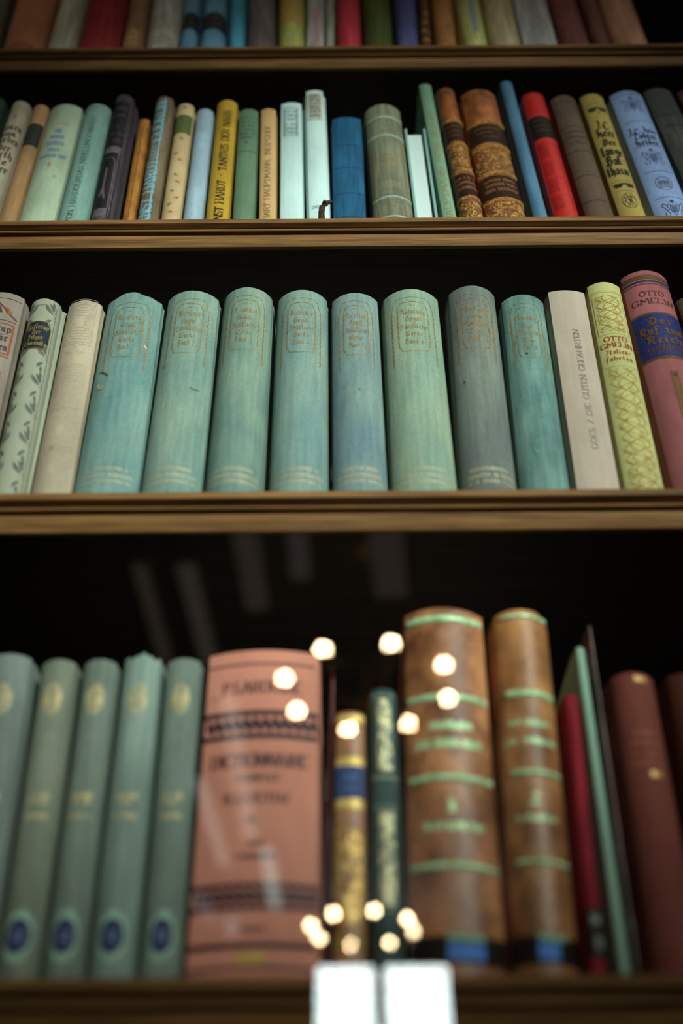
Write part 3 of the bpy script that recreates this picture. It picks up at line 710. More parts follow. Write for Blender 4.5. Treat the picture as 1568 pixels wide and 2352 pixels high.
def d_white_label(b):
    ik = ink('blue_grey_print', b.alb((70, 88, 92)))
    b.strokes([[(-.7, 247), (.6, 247), (.6, 312), (-.7, 312), (-.7, 247)], [(-.62, 250), (.52, 250), (.52, 309), (-.62, 309), (-.62, 250)]], .0003, ik)
    b.scribble([(256, 7, .48), (265, 7, .48), (274, 7, .42), (286, 8, .5), (295, 8, .5), (303, 7, .46)], ik, r=.0003)
def d_white_tall(b):
    pn = ink('cream_label', b.alb((176, 186, 166))); ik = ink('brown_grey_print', b.alb((92, 90, 78)))
    b.band(213, 274, pn, u0=-.95, u1=.85)
    b.scribble([(220+9*i, 8, .62) for i in range(6)], ik, off=.0004, r=.0003)
    b.strokes([[(-.8, 275), (.7, 275)], [(-.65, 473), (.4, 473)], [(-.65, 478), (-.3, 476), (0, 478), (.4, 476)]], .0003, ink('grey_line', b.alb((80, 92, 96))), off=.0004)
def d_blue_ribs(b):
    ik = ink('dark_blue_line', b.alb((18, 42, 58)))
    b.strokes([[(-.95+.12*i, y) for i in range(16)] for y in (332, 384, 443, 497)], .0004, ik)
    b.scribble([(352, 5, .3), (360, 5, .2)], ink('faded_blue_print', b.alb((30, 70, 96))), r=.0002)
def d_greygreen(b):
    lt = ink('pale_line', b.alb((138, 160, 138))); g = ink('dull_gold', b.alb((118, 94, 42))); dk = ink('sage_line', b.alb((84, 92, 72)))
    for y in (268, 310, 451, 496): b.band(y-2, y+2, lt, .0001, -.97, .97, 'rib', .0005)
    b.strokes([[(-.9+.1*i, y) for i in range(19)] for y in (274, 316, 322, 444, 458, 464, 300)], .0002, dk)
    b.strokes([[(-.7, 276), (-.7, 300), (-.6, 288), (-.7, 288)], [(.55, 276), (.55, 300), (.62, 288)], [(-.1, 284), (0, 278), (.1, 284), (0, 292), (-.1, 284)], [(-.7, 466), (-.7, 492), (-.6, 478)], [(.55, 466), (.55, 492), (.65, 480)], [(-.1, 476), (0, 470), (.1, 476), (0, 484), (-.1, 476)],
      [(-.75, 330), (-.78, 440)], [(.8, 330), (.8, 440)], [(-.85, 330), (-.88, 440)], [(.72, 326), (.72, 436)]], .0003, g)
    b.scribble([(362, 8, .42), (378, 9, .5)], ink('gold_words', b.alb((140, 112, 46))), r=.0003)
    b.strokes([[(-.5+.12*i+.1*math.cos(j), 422+7*math.sin(j)) for j in range(7)] for i in range(9)], .0002, ink('sage_light', b.alb((132, 138, 104))))
def d_thin_green(b):
    b.vert('G. HAUPTMANN', 540, 385, .42, ink('gold_words', b.alb((124, 106, 52))), bold=1.3)
    b.vert('PETER', 368, 326, .42, ink('gold_words', b.alb((124, 112, 62))), bold=1.3); b.vert('BRAUER', 314, 254, .42, ink('gold_words', b.alb((120, 104, 60))), bold=1.3)
def d_tooled(off):
    def f(b):
        gd = tooled('gold_tooling', b.alb((120, 74, 26)), b.alb((60, 34, 14)), 1100, .50); dk = ink('dark_leather_label', b.alb((38, 25, 17)), .4); gs = tooled('gold_beading', b.alb((150, 104, 40)), b.alb((48, 28, 12)), 1200, .46)
        o = off
        b.band(280+o, 322+o, dk, .0002, name='label_panel'); b.scribble([(290+o, 6, .7), (300+o, 6, .65), (310+o, 6, .55)], ink('dull_gilt', b.alb((92, 58, 30))), r=.00022, off=.0004)
        b.band(271+o, 280+o, gs, .0003, name='rib', raise_=.0009)
        b.band(326+o, 336+o, gs, .0003, name='rib', raise_=.0009)
        b.band(338+o, 388+o, gd, .0002, name='tooled_panel')
        b.band(388+o, 396+o, gs, .0003, name='rib', raise_=.0009)
        b.band(398+o, 448+o, dk, .0002, name='label_panel'); b.scribble([(409+o, 6, .75), (419+o, 7, .8), (430+o, 8, .8)], ink('dull_gilt', b.alb((128, 84, 44))), r=.00025, off=.0004)
        b.band(449+o, 457+o, gs, .0003, name='rib', raise_=.0009)
        b.band(459+o, 512+o, gd, .0002, name='tooled_panel')
        cg = ink('gilt_scroll', b.alb((235, 182, 92)), .32, .2, b.alb((176, 118, 46)))
        b.curls(340+o, 386+o, 70, cg, rad=.00020, size=.0022); b.curls(460+o, 500+o, 70, cg, rad=.00020, size=.0022); b.curls(272+o, 279+o, 14, cg, size=.0008, off=.0014); b.curls(327+o, 335+o, 14, cg, size=.0008, off=.0014); b.curls(389+o, 395+o, 14, cg, size=.0008, off=.0014); b.curls(450+o, 456+o, 14, cg, size=.0008, off=.0014)
    return f
def d_red(b):
    blk = ink('black_label', b.alb((24, 20, 16)), .45); g = ink('gilt_rules', b.alb((176, 92, 58)), .4, .2); dk = ink('dark_red_rules', b.alb((98, 12, 10)))
    b.band(266, 316, blk); b.scribble([(276, 5, .7), (287, 5, .65), (298, 5, .6)], ink('dull_gilt', b.alb((66, 50, 26))), r=.00018)
    b.strokes([[(-.9+.15*i, y) for i in range(13)] for y in (263, 320, 221, 225)], .0003, ink('gilt_edge', b.alb((120, 78, 32))))
    S_ = []
    for blk_y in (228, 322, 356, 392, 432, 470):
        S_ += [[(.12, blk_y+3.4*i), (.5, blk_y+3.4*i)] for i in range(8)]
    b.strokes(S_, .00015, g)
    S_ = []
    for j, blk_y in enumerate((332, 372, 410, 450)):
        S_ += [[(-.75+.13*i, blk_y), (-.75+.13*i, blk_y+28)] for i in range(6)]
        S_ += [[(.6, blk_y+4*i), (.9, blk_y+4*i)] for i in range(7)]+[[(-.9, blk_y-3), (.9, blk_y-3)]]
    b.strokes(S_, .0003, dk)
def d_brown_ribs(b):
    dk = ink('rib_line', b.alb((40, 32, 24)))  # dark lines drawn across the spine at the ribs
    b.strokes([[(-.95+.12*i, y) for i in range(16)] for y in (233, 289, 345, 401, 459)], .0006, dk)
    b.scribble([(301, 7, .6), (313, 7, .72), (326, 8, .6)], ink('faint_title', b.alb((50, 40, 32))), r=.0003)
def d_faint(ys):
    return lambda b: b.scribble([(y, 8, .6) for y in ys], ink('faint_title', tuple(v*.5 for v in b.alb_c)), r=.0003)
def d_gjellerup_left(b):
    fr = ink('red_frame', b.alb((138, 72, 38))); ik = ink('sepia_title', b.alb((60, 50, 40)))
    b.strokes([[(-.8, 740), (.82, 740), (.82, 806), (-.8, 806), (-.8, 740)]], .0008, fr, 'frame')
    b.strokes([[(-.9, 684), (.92, 684)], [(-.86, 733), (.86, 733)], [(-.86, 812), (.86, 812)]], .0004, ik, 'frame')
    b.lines([('Gjellerup', 750, 15, .74), ('Reif für', 770, 16, .7), ('das Leben', 791, 16, .74)], ik, bold=1.2)
    b.strokes([[(-.1, 705), (.1, 696), (.3, 704), (.5, 716), (.7, 722), (.86, 726)], [(.15, 703), (.25, 716), (.05, 712)]], .0008, brown_i)
    P = []
    for yy in (712, 720, 830, 822, 842): P += leaf(.55*b.aw, b.z(yy), .006, .003, yy*.7, .6)
    b.put('ornament', P, fr)
def d_leafy(b):
    ik = ink('slate_print', b.alb((84, 92, 82))); dk = ink('navy_label', b.alb((16, 36, 46))); g = ink('label_gilt', b.alb((146, 124, 62)), .4, .2)
    b.strokes([[(-.82, 1140), (-.82, 700), (.78, 700), (.78, 1140)]], .00028, ik, 'frame')
    oct_ = [(-.7, 752), (-.45, 738), (.42, 738), (.66, 752), (.66, 786), (.42, 800), (-.45, 800), (-.7, 786)]
    z = [(x*b.aw, b.z(y)) for x, y in oct_]; c = (sum(p[0] for p in z)/8, sum(p[1] for p in z)/8)
    P = []
    for i in range(8):
        p, q = z[i], z[(i+1) % 8]
        P.append([c, p, q])
    # strips keep the label on the curved spine
    P = []
    n = 16
    for i in range(n):
        u = -.7+1.36*i/n; u2 = u+1.36/n
        def lim(v): k = max(0, (abs(v)-.44)/.25)*14; return 738+min(14, k), 800-min(14, k)
        (a1, b1), (a2, b2) = lim(u), lim(u2)
        P.append([(u*b.aw, b.z(a1)), (u2*b.aw, b.z(a2)), (u2*b.aw, b.z(b2)), (u*b.aw, b.z(b1))])
    b.put('label_panel', P, dk, .0002)
    b.strokes([[*oct_, oct_[0]]], .0003, g, 'label_panel', .0004)
    b.lines([('Gjellerup', 750, 11, .54), ('Der', 762, 10, .2), ('Pilger', 774, 10, .34), ('Kamanita', 787, 10, .54)], g, bold=1.0, off=.0004)
    P = []; S_ = []
    for yy in (716, 812, 878, 946, 1012, 1082):
        for sx in (-1, 1):
            for (dx, dz, L, W, an, bn) in ((.66, -.000, .0062, .0022, 2.5, -.7), (.68, .002, .0050, .0020, 1.6, .9), (.64, -.005, .0045, .0017, 3.9, .6), (.72, .006, .0034, .0014, 2.1, -.5), (.60, -.0085, .0036, .0014, 4.5, .7)):
                ang = an if sx > 0 else math.pi-an; bb = bn if sx > 0 else -bn
                P += leaf(sx*(dx-.06)*b.aw, b.z(yy)+dz*1.3, L*1.75, W*1.9, ang, bb)
            S_.append([(sx*(.74+.06*math.cos(i)), yy+6*math.sin(i)) for i in range(7)])
    b.put('ornament', P, ik); b.strokes(S_, .00018, ik)
def d_embossed(b):
    ik = ink('blind_stamp', tuple(v*.74 for v in b.alb_c)); tn = ink('tan_panel', b.alb((182, 162, 118)))
    S_ = []
    for (y0, y1) in ((712, 765), (860, 915), (960, 1015), (1045, 1100)):
        cy = (y0+y1)/2
        for k in range(7):
            a = .26+k*.085; hgt = 14+k*6.2
            S_.append([(-a, cy-hgt), (a*.95, cy-hgt), (a*.95, cy+hgt), (-a, cy+hgt), (-a, cy-hgt)])
    b.strokes(S_, .00022, ik)
    b.scribble([(787, 8, .4), (796, 7, .1), (808, 8, .5)], ik, r=.00018)
def d_goes(b):
    b.vert('GOES / DIE GUTEN GEFÄHRTEN', 1030, 757, .15, ink('grey_print', b.alb((104, 98, 84))), cx=.12, bold=1.1)
def d_knot(b):
    br = ink('brown_print', b.alb((150, 118, 48))); rd = ink('russet_title', b.alb((134, 62, 30)))
    b.lines([('OTTO', 777, 11, .62), ('GMELIN', 791, 11, .86)], rd, style='roman', bold=1.2); b.lines([('Italien=', 807, 10, .66), ('fahrten', 822, 10, .70)], rd, bold=1.1)
    S_ = [[(-.9+.15*i, y) for i in range(13)] for y in (668, 671, 766, 840)]
    def knot(y0, y1, n):
        L = []; H_ = y1-y0; N_ = 20*n
        for k, ph in enumerate((0, 2.09, 4.19)):
            for rr in (-.045, .045):
                L.append([((.66+rr)*math.sin(2*math.pi*n*i/N_*.5*1.5+ph), y0+H_*i/N_) for i in range(N_+1)])
        for ph in (0, math.pi):
            for rr in (-.03, .03): L.append([((.34+rr)*math.sin(2*math.pi*n*i/N_+ph+.7), y0+H_*i/N_) for i in range(N_+1)])
        for k in range(2*n):
            cy = y0+H_*(k+.5)/n/2; cx = .42*(1 if k % 2 else -1)
            for rr in (1.0, .62): L.append([(cx+.30*rr*math.cos(2*math.pi*i/12), cy+H_/n*.20*rr*math.sin(2*math.pi*i/12)) for i in range(11)])
            L.append([(-cx+.22*math.cos(i*.8), cy+H_/n*.12*math.sin(i*.8)) for i in range(5)])
        return L
    S_ += knot(678, 760, 2)+knot(845, 1128, 5)
    b.strokes(S_, .00018, br)
    b.strokes([[(-.86, 672), (-.86, 764)], [(.86, 672), (.86, 764)]], .0002, br)
def d_pink(b):
    g = ink('tarnished_gold', b.alb((92, 66, 34)), .45, .2); bl = ink('blue_panel', b.alb((24, 34, 86))); dk = ink('dark_title', b.alb((70, 34, 34)))
    b.band(631, 640, g, .0002, name='gilt_rule'); b.band(643, 647, bl, .0002, name='blue_rule'); b.band(650, 652, g, .0002, name='gilt_rule')
    b.lines([('OTTO', 673, 11, .46), ('GMELIN', 690, 12, .80)], dk, style='roman')
    b.band(716, 720, g, .0002, name='gilt_rule'); b.band(720, 817, bl, .00025); b.band(817, 822, g, .0002, name='gilt_rule')
    b.lines([('Der', 737, 15, .46), ('Ruf zum', 757, 17, .80), ('Reich', 778, 17, .62)], g, off=.0005, bold=1.2)
    b.lines([('DIE', 791, 6, .2), ('HOHENSTAUFEN', 799, 7, .75), ('KAISER', 808, 7, .6)], g, style='roman', off=.0005)
    P = []
    P.append([((-.02-.1)*b.aw, b.z(852)), ((-.02+.14)*b.aw, b.z(852)), ((.02+.20)*b.aw, b.z(1110)), ((.02-.16)*b.aw, b.z(1110))])
    b.put('sword_ornament', P, g, .0003)
    b.strokes([[(-.28, 1050), (-.12, 1040)], [(-.3, 1052), (-.05, 1052)]], .0006, dk); b.strokes([[(.02, 860), (.02, 862)]], .0012, dk, off=.0005)
def d_oval(k):
    def f(b):
        g = ink('worn_gilt', b.alb((150, 138, 88)), .5, .1, b.alb((104, 112, 84))); bl = ink('blue_oval', b.alb((24, 30, 62), 1.2)); lt = ink('pale_oval', b.alb((104, 134, 112), 1.15))
        n = 16
        b.strokes([[(r*.42*math.cos(2*math.pi*i/n), 1605+r*34*math.sin(2*math.pi*i/n)) for i in range(n+1)] for r in (1, .75, .5, .3)], .0005, g, 'gilt_medallion')
        b.scribble([(1828, 16, .5), (1842, 9, .4)], g, r=.0005); b.scribble([(1874, 14, .5)], g, r=.0004)
        b.scribble([(1690, 5, .3)], g, r=.0002)
        P = []; Q = []
        for i in range(n):
            a0, a1 = 2*math.pi*i/n, 2*math.pi*(i+1)/n
            for rr, ww, L in ((1.0, 0, P),): pass
        for (L, sx, hh) in ((P, .62, 62), (Q, .50, 40)):
            m = 12
            for i in range(m):
                u, u2 = -1+2*i/m, -1+2*(i+1)/m; h1, h2 = hh*math.sqrt(max(0, 1-u*u)), hh*math.sqrt(max(0, 1-u2*u2))
                L.append([(u*sx*b.aw, b.z(2150-h1)), (u2*sx*b.aw, b.z(2150-h2)), (u2*sx*b.aw, b.z(2150+h2)), (u*sx*b.aw, b.z(2150+h1))])
        b.put('publisher_oval', P, lt, .0002); b.put('publisher_oval', Q, bl, .0004)
        b.scribble([(2142, 14, .22), (2158, 14, .2)], ink('oval_print', b.alb((70, 84, 104), 1.5)), 'publisher_mark', off=.0006, r=.0003)
    return f
def d_dictionary(b):
    ik = ink('dark_print', b.alb((62, 38, 40))); nv = ink('navy_border', b.alb((40, 26, 34)))
    b.strokes([[(-.97+.1*i, 1524) for i in range(20)]], .0008, ik)
    b.lines([('P.Larousse', 1577, 26, .68)], ik, style='roman', bold=1.3)
    for (y0, y1) in ((1630, 1696), (2026, 2090)):
        b.band(y0, y0+13, nv, name='border_band'); b.band(y1-13, y1, nv, name='border_band')
        S_ = []
        for i in range(12):
            u = -.92+i*.167
            S_.append([(u, (y0+y1)/2-14), (u+.08, (y0+y1)/2+14), (u+.16, (y0+y1)/2-14)]); S_.append([(u+.03+.035*math.cos(j), (y0+y1)/2+8*math.sin(j)) for j in range(7)])
        b.strokes(S_, .0010, nv, 'border_band')
    b.lines([('DICTIONNAIRE', 1745, 30, .80)], ik, style='roman', bold=1.5)
    b.lines([('COMPLET', 1786, 16, .34), ('ILLUSTRÉ', 1832, 22, .56)], ik, style='roman', bold=1.5)
    b.scribble([(1882, 12, .16), (1936, 12, .14), (1966, 14, .34), (2134, 14, .2)], ik, 'small_print', r=.0005)
    b.strokes([[(-.97+.1*i, y) for i in range(20)] for y in (2168, 2174, 2222)], .0010, nv, 'border_band')
    b.scribble([(2200, 22, .22)], ink('yellow_print', b.alb((150, 136, 50))), 'publisher_mark', r=.0008)
def d_bluelabel(b):
    g = ink('gilt', b.alb((170, 142, 72)), .4, .2); bl = ink('blue_label', b.alb((30, 50, 84))); tl = tooled('gold_tooling', b.alb((150, 126, 66)), b.alb((92, 62, 28)), 380, .5)
    b.band(1642, 1658, g, .0002, name='gilt_band'); b.band(1738, 1758, g, .0002, name='gilt_band'); b.band(1758, 1834, bl, .0002); b.band(1834, 1856, g, .0002, name='gilt_band')
    b.scribble([(1785, 12, .5), (1812, 12, .7)], ink('label_print', b.alb((60, 86, 110))), off=.0004, r=.0004)
    b.band(1905, 2120, tl, .0002, name='tooled_panel'); b.band(2150, 2176, ink('olive_band', b.alb((112, 100, 40))), .0002, name='gilt_band')
def d_teal_gold(b):
    tl = tooled('gold_tooling', b.alb((150, 150, 110)), b.alb((58, 82, 72)), 420, .52)
    b.band(1605, 1770, tl, .0002, -.45, .55, 'tooled_panel'); b.band(1860, 2080, tl, .0002, -.45, .55, 'tooled_panel')
    b.strokes([[(-.9+.2*i, y) for i in range(10)] for y in (1596, 1782, 1786, 1850, 2090)], .0004, ink('gilt', b.alb((110, 124, 96))))
def d_oldleather(k):
    def f(b):
        g = ink('pale_gilt', b.alb((150, 186, 138)), .4, .15, b.alb((112, 140, 92))); dk = ink('black_band', b.alb((18, 14, 12), 1.5), .4); bl = ink('blue_mark', b.alb((52, 92, 146), 1.5)); gb = ink('green_mark', b.alb((88, 128, 98), 1.5))
        Y = ((1412, 1428), (1592, 1608), (1777, 1793), (1980, 1996)) if k == 0 else ((1410, 1420), (1583, 1600), (1766, 1780), (1972, 1985))
        u0, u1 = (-.9, .9) if k == 0 else (-.6, .8)
        for (a, c) in Y: b.band(a, c, g, .0003, u0, u1, 'gilt_band', .0010)
        if k == 0:
            b.scribble([(1665, 20, .50), (1706, 22, .72)], g, r=.0007)
            b.lines([('I', 1850, 28, .05)], g, style='roman', bold=3); b.scribble([(1896, 20, .66)], g, r=.0006)
        else:
            b.scribble([(1658, 14, .6), (1700, 14, .8)], g, r=.0006); b.lines([('2', 1833, 24, .1)], g, style='fraktur', bold=2); b.scribble([(1878, 14, .55)], g, r=.0005)
        b.band(2148, 2214, dk, .0003, -1, 1, 'foot_band'); b.band(2146, 2160, gb, .0005, -.2, .5, 'publisher_mark'); b.band(2166, 2205, bl, .0005, -.2, .5 if k == 0 else .3, 'publisher_mark')
    return f
def d_redthin(b):
    dk = ink('black_band', b.alb((20, 14, 14), 1.6)); b.band(2085, 2200, dk, .0002, name='foot_band')
    b.band(2100, 2124, ink('green_mark', b.alb((70, 78, 66), 1.6)), .0004, -.3, .5, 'publisher_mark'); b.band(2150, 2180, ink('green_mark', b.alb((62, 70, 62), 1.6)), .0004, -.1, .6, 'publisher_mark')
def d_speckled(b):
    b.strokes([[(.0, 1760+i*14), (.2, 1764+i*14)] for i in range(12)], .0006, ink('pale_specks', b.alb((110, 84, 66))))
    b.strokes([[(.1, 2110), (.2, 2140)], [(.1, 2190), (.15, 2200)]], .001, ink('grey_mark', b.alb((84, 92, 84), 1.5)))
def d_russet(b):
    g = ink('gilt', b.alb((150, 118, 66)), .4, .2); g2 = ink('dull_gilt', b.alb((112, 66, 48)))
    b.band(1552, 1566, g, .0003, -.05, .4, 'gilt_mark'); b.band(1770, 1784, g, .0003, .0, .4, 'gilt_mark'); b.scribble([(1682, 10, .4), (1705, 10, .55), (1730, 10, .5), (1752, 10, .55)], g2, r=.0005)
    b.band(2180, 2240, ink('gilt_foot', b.alb((96, 66, 32), 1.5)), .0003, .2, .9, 'gilt_mark')
def d_r1_text(ys, rgb, wf=.7, h=9):
    return lambda b: b.scribble([(y, h, wf) for y in ys], ink('print', b.alb(rgb)), r=.0005)
def d_r1_black(b):
    dk = ink('black_label', b.alb((14, 14, 14))); b.band(28, 66, dk, .0002); b.scribble([(40, 6, .6), (54, 6, .6)], ink('dim_gilt', b.alb((40, 38, 30))), off=.0004)
def d_r1_arch(b): b.strokes([[(.6*math.cos(math.pi*i/10), 112-16*math.sin(math.pi*i/10)*r) for i in range(11)] for r in (1, .75, .5, .3)], .0013, ink('dark_arch', b.alb((46, 24, 18))))
def d_r1_yellow(b): b.band(-60, 50, ink('olive_label', b.alb((84, 72, 34))), .0002, -.8, .8)
def d_r1_bluestrip(b): b.band(-60, 72, ink('blue_sword', b.alb((52, 64, 62))), .0002, -.12, .2, 'ornament'); b.strokes([[(.7, 96), (.75, 100)]], .001, ink('yel', b.alb((170, 140, 40))))
def d_r1_redpat(b):
    S_ = []
    for i in range(9):
        y = 102-i*9; S_ += [[(-.4, y), (-.1, y-5), (.3, y-2), (.1, y+2), (-.2, y)], [(.1, y-6), (.4, y-4)]]
    b.strokes(S_, .0008, ink('red_print', b.alb((150, 60, 62))))
def d_r1_two(b): b.scribble([(100-9*i, 7, .3) for i in range(12)], ink('print', b.alb((54, 60, 56))), r=.0006)
# ------------------------------------------------------------------ the books, row by row, left to right
GT = 'teal volumes of one set on the third shelf'
GG = 'grey green volumes of one set on the lowest visible shelf'
# topmost visible shelf: only the lower ends show
T1 = -60
def top(x0, x1, b0, b1, label, rgb, deco=None, round_=True, **k):
    """x at the photo's top edge and at the shelf; the books run on above the frame"""
    f = (0-T1)/104.0
    bk(4, (x0+(x0-b0)*f, T1), (x1+(x1-b1)*f, T1), T1-(24 if round_ else 4), b0, b1, label, rgb, deco, **k)
top(-10, 29, -38, 4, 'olive book cut by the left edge beside the big orange red book', (30, 30, 22))
top(31, 137, 5, 105, 'wide orange red book with dark arch at the foot of the spine', (96, 40, 26), d_r1_arch, streak=.2)
top(139, 203, 107, 178, 'sage grey book between the orange red and the dark crimson book', (74, 78, 62))
top(205, 298, 180, 277, 'dark crimson book, widest of the top shelf, plain spine', (62, 16, 18), weave=.3)
top(300, 351, 279, 331, 'dull brown book between the crimson and the cream printed book', (66, 50, 36), d_r1_text((96, 84, 72), (98, 66, 36), .4))
top(353, 422, 333, 411, 'cream book with faded grey lettering beside the blue pair', (104, 98, 82), d_r1_text((96, 84, 60, 48, 38), (68, 62, 50)))
top(424, 466, 413, 454, 'narrower blue book with a black label on the top shelf', (46, 76, 106), d_r1_black)
top(468, 527, 456, 520, 'wider blue book with a black label on the top shelf', (48, 78, 108), d_r1_black)
top(529, 566, 522, 565, 'plain bright blue book next to the charcoal one', (34, 80, 130), streak=.15)
top(568, 636, 567, 635, 'charcoal grey book between the bright blue and the yellow book', (54, 49, 48))
top(638, 702, 638, 699, 'yellow book with an olive label on the top shelf', (136, 120, 46), d_r1_yellow)
top(704, 746, 703, 744, 'narrow light blue book with red floral pattern', (104, 140, 156), d_r1_redpat, False)
top(748, 769, 747, 769, 'thin grey green book between floral blue and scarlet books', (84, 92, 78), None, False)
top(771, 827, 771, 832, 'scarlet book on the top shelf', (140, 22, 30), None, weave=.3)
top(829, 899, 835, 905, 'dark bottle green book right of the scarlet one', (34, 42, 16))
top(901, 957, 907, 962, 'navy blue book right of the bottle green one', (40, 44, 70))
top(959, 986, 965, 991, 'narrow dark brown book with worn gilt beside the navy book', (44, 30, 18), d_r1_text((90, 70, 50, 30), (84, 58, 26), .6))
top(988, 1038, 993, 1053, 'brown leather book left of the yellow book with a blue strip', (72, 48, 22), None, kind='leather', c2=(50, 34, 18))
top(1040, 1100, 1055, 1121, 'yellow book with a dark blue strip down its spine', (128, 116, 50), d_r1_bluestrip)
top(1103, 1176, 1123, 1196, 'plain taupe book between the yellow and the cream printed books', (94, 78, 58))
top(1178, 1252, 1198, 1283, 'cream grey book with a column of small dark print', (104, 106, 90), d_r1_two, False)
top(1255, 1323, 1286, 1355, 'dark plum brown book on the right of the top shelf', (50, 28, 26))
top(1325, 1369, 1357, 1400, 'very dark brown narrow book on the right of the top shelf', (42, 28, 22))
top(1371, 1449, 1402, 1490, 'dull umber book, last one visible on the top shelf', (64, 46, 34))

# second shelf
bk(3, (-25, 235), (20, 235), 224, -113, -70, 'dark green book cut by the left edge of the second shelf', (36, 50, 42))
bk(3, (26, 242), (74, 254), 231, -66, -11, 'cream cloth book with black gothic lettering, first whole spine at left', (138, 134, 110), d_cream_leftmost, streak=.15)
bk(3, (77, 251), (113, 249), 240, -9, 42, 'tan book with a dark green label near its head', (138, 110, 72), d_tan_label, streak=.15)
bk(3, (116, 247), (192, 257), 239, 44, 127, 'broad pale green book with blue lettering and a small red star', (138, 158, 130), d_pale_blueprint, streak=.1)
bk(3, (195, 256), (257, 252), 238, 129, 203, 'sea green book with dark capitals running up the spine', (108, 146, 130), d_vertical('THEA VON HARBOU/DAS NIBELUNGENBUCH', 560, 267, .17, (44, 56, 52), -.02), streak=.12)
bk(3, (266, 232), (309, 241), 216, 205, 268, 'black and mauve patterned book standing tallest near the left', (68, 63, 66), d_black, e=.0014)
bk(3, (317, 279), (347, 275), 272, 279, 310, 'slim ochre gold book, shortest near the left', (146, 98, 30), d_gold_narrow, kind='leather', c2=(112, 72, 22), c3=(170, 122, 44))
bk(3, (357, 233), (402, 235), 221, 313, 365, 'grey brown cloth book with big light blue capitals up the spine', (120, 108, 80), d_gudrun, weave=1.0)
bk(3, (405, 247), (449, 247), 237, 367, 415, 'cream book with olive label and little green and pink flowers', (176, 158, 112), d_flower, streak=.05, weave=.2)
bk(3, (452, 256), (491, 262), 249, 417, 467, 'slim pale blue book left of the bright yellow one', (142, 172, 180), d_paleblue, streak=.12)
bk(3, (498, 239), (547, 241), 229, 470, 527, 'bright yellow cloth book with bold black capitals up the spine', (186, 154, 40), d_vertical('ERNST HARDT · TANTRIS DER NARR', 524, 253, .34, (34, 28, 14), .12, bold=1.35), weave=.9, streak=.12)
bk(3, (550, 257), (592, 258), 250, 530, 588, 'mid green book with two dark bands and small dark title', (92, 124, 94), d_green, streak=.12)
bk(3, (597, 254), (636, 254), 249, 593, 635, 'sandy tan book with narrow dark capitals up the spine', (182, 152, 98), d_vertical('GERHART HAUPTMANN, INDIPOHDI', 536, 291, .34, (70, 56, 34), -.08), kind='paper')
bk(3, (643, 240), (694, 239), 235, 641, 698, 'white paper book with a square printed label, the shorter of two', (172, 206, 196), d_white_label, kind='paper')
bk(3, (696, 212), (748, 210), 207, 705, 760, 'tallest white paper book with brown print at the head', (178, 212, 200), d_white_tall, kind='paper', e=.0022)
bk(3, (761, 277), (829, 272), 268, 762, 843, 'bright blue cloth book with dark lines across the spine', (34, 98, 132), d_blue_ribs, weave=.8)
bk(3, (833, 259), (923, 258), 239, 857, 949, 'wide grey green round spined book with faint gold title and ribs', (122, 130, 102), d_greygreen, weave=.7)
bk(3, (928, 297), (978, 295), 291, 953, 1006, 'white book shelved backwards, showing its page edges', (120, 164, 152), kind='fore')
bk(3, (959, 197), (991, 195), 192, 1013, 1050, 'thin mint green book, tall and leaning, with gold capitals', (100, 136, 108), d_thin_green, kind='paper')
bk(3, (998, 219), (1046, 219), 201, 1053, 1112, 'narrower of two brown leather books with gold tooling', (112, 62, 26), d_tooled(0), kind='leather', c2=(66, 38, 18), c3=(128, 72, 30))
bk(3, (1050, 226), (1142, 218), 205, 1114, 1205, 'wider of two brown leather books with gold tooling', (124, 70, 28), d_tooled(4), kind='leather', c2=(74, 42, 20), c3=(142, 82, 34))
bk(3, (1146, 194), (1176, 191), 185, 1219, 1260, 'slim plain steel blue book leaning right of the leather pair', (64, 104, 124), None, streak=.2)
bk(3, (1196, 226), (1249, 220), 212, 1268, 1331, 'red book with a black label and fine gilt lines', (140, 14, 10), d_red, kind='leather', c2=(134, 16, 12))
bk(3, (1261, 232), (1322, 231), 218, 1340, 1412, 'grey brown book with raised bands right of the red one', (76, 64, 50), d_brown_ribs, streak=.15)
bk(3, (1331, 230), (1383, 222), 215, 1417, 1486, 'olive yellow book with large black gothic title and emblem', (126, 112, 54), d_balthasar, weave=.3, streak=.08)
bk(3, (1400, 225), (1472, 219), 208, 1497, 1592, 'lavender blue book with black crests and curved lines', (98, 120, 150), d_lavender, weave=.8, streak=.06)
bk(3, (1477, 216), (1538, 208), 202, 1600, 1682, 'dark slate green book right of the lavender one', (46, 50, 44), d_faint((262, 286)))
bk(3, (1552, 214), (1610, 212), 206, 1692, 1760, 'dark brown book cut by the right edge of the second shelf', (58, 36, 20))

# third shelf
bk(2, (-50, 690), (61, 690), 672, -165, -36, 'parchment book with a red framed label cut by the left edge', (140, 132, 116), d_gjellerup_left, streak=.12)
bk(2, (63, 693), (149, 720), 686, -34, 66, 'pale book with grey leaf borders and a small navy label', (142, 152, 126), d_leafy, kind='paper', e=.003)
bk(2, (153, 710), (240, 697), 690, 68, 165, 'cream book blind stamped with nested rectangles', (176, 168, 138), d_embossed, weave=.4, streak=.06)
hd4 = lambda u: .0030*max(0, 1-abs(u+.1)*1.6)-.0008*abs(u)+.0004*math.sin(u*13)
def teal(TL, TR, ap, BL, BR, vol, label, rgb, c2, **k):
    rgb = (rgb[0]+11, rgb[1]+1, rgb[2]-5); c2 = (c2[0]+5, c2[1], c2[2]-3)
    bk(2, TL, TR, ap, BL, BR, label, rgb, d_gogol(vol, **k.pop('dk', {})), group=GT, c2=c2, weave=.9, blotch=24, streak=k.pop('streak', .2), **k)
teal((242, 704), (379, 693), 676, 167, 319, 1, 'leftmost teal volume with a frayed peaked head and a brown scratch', (122, 168, 156), (98, 148, 144), head=hd4)
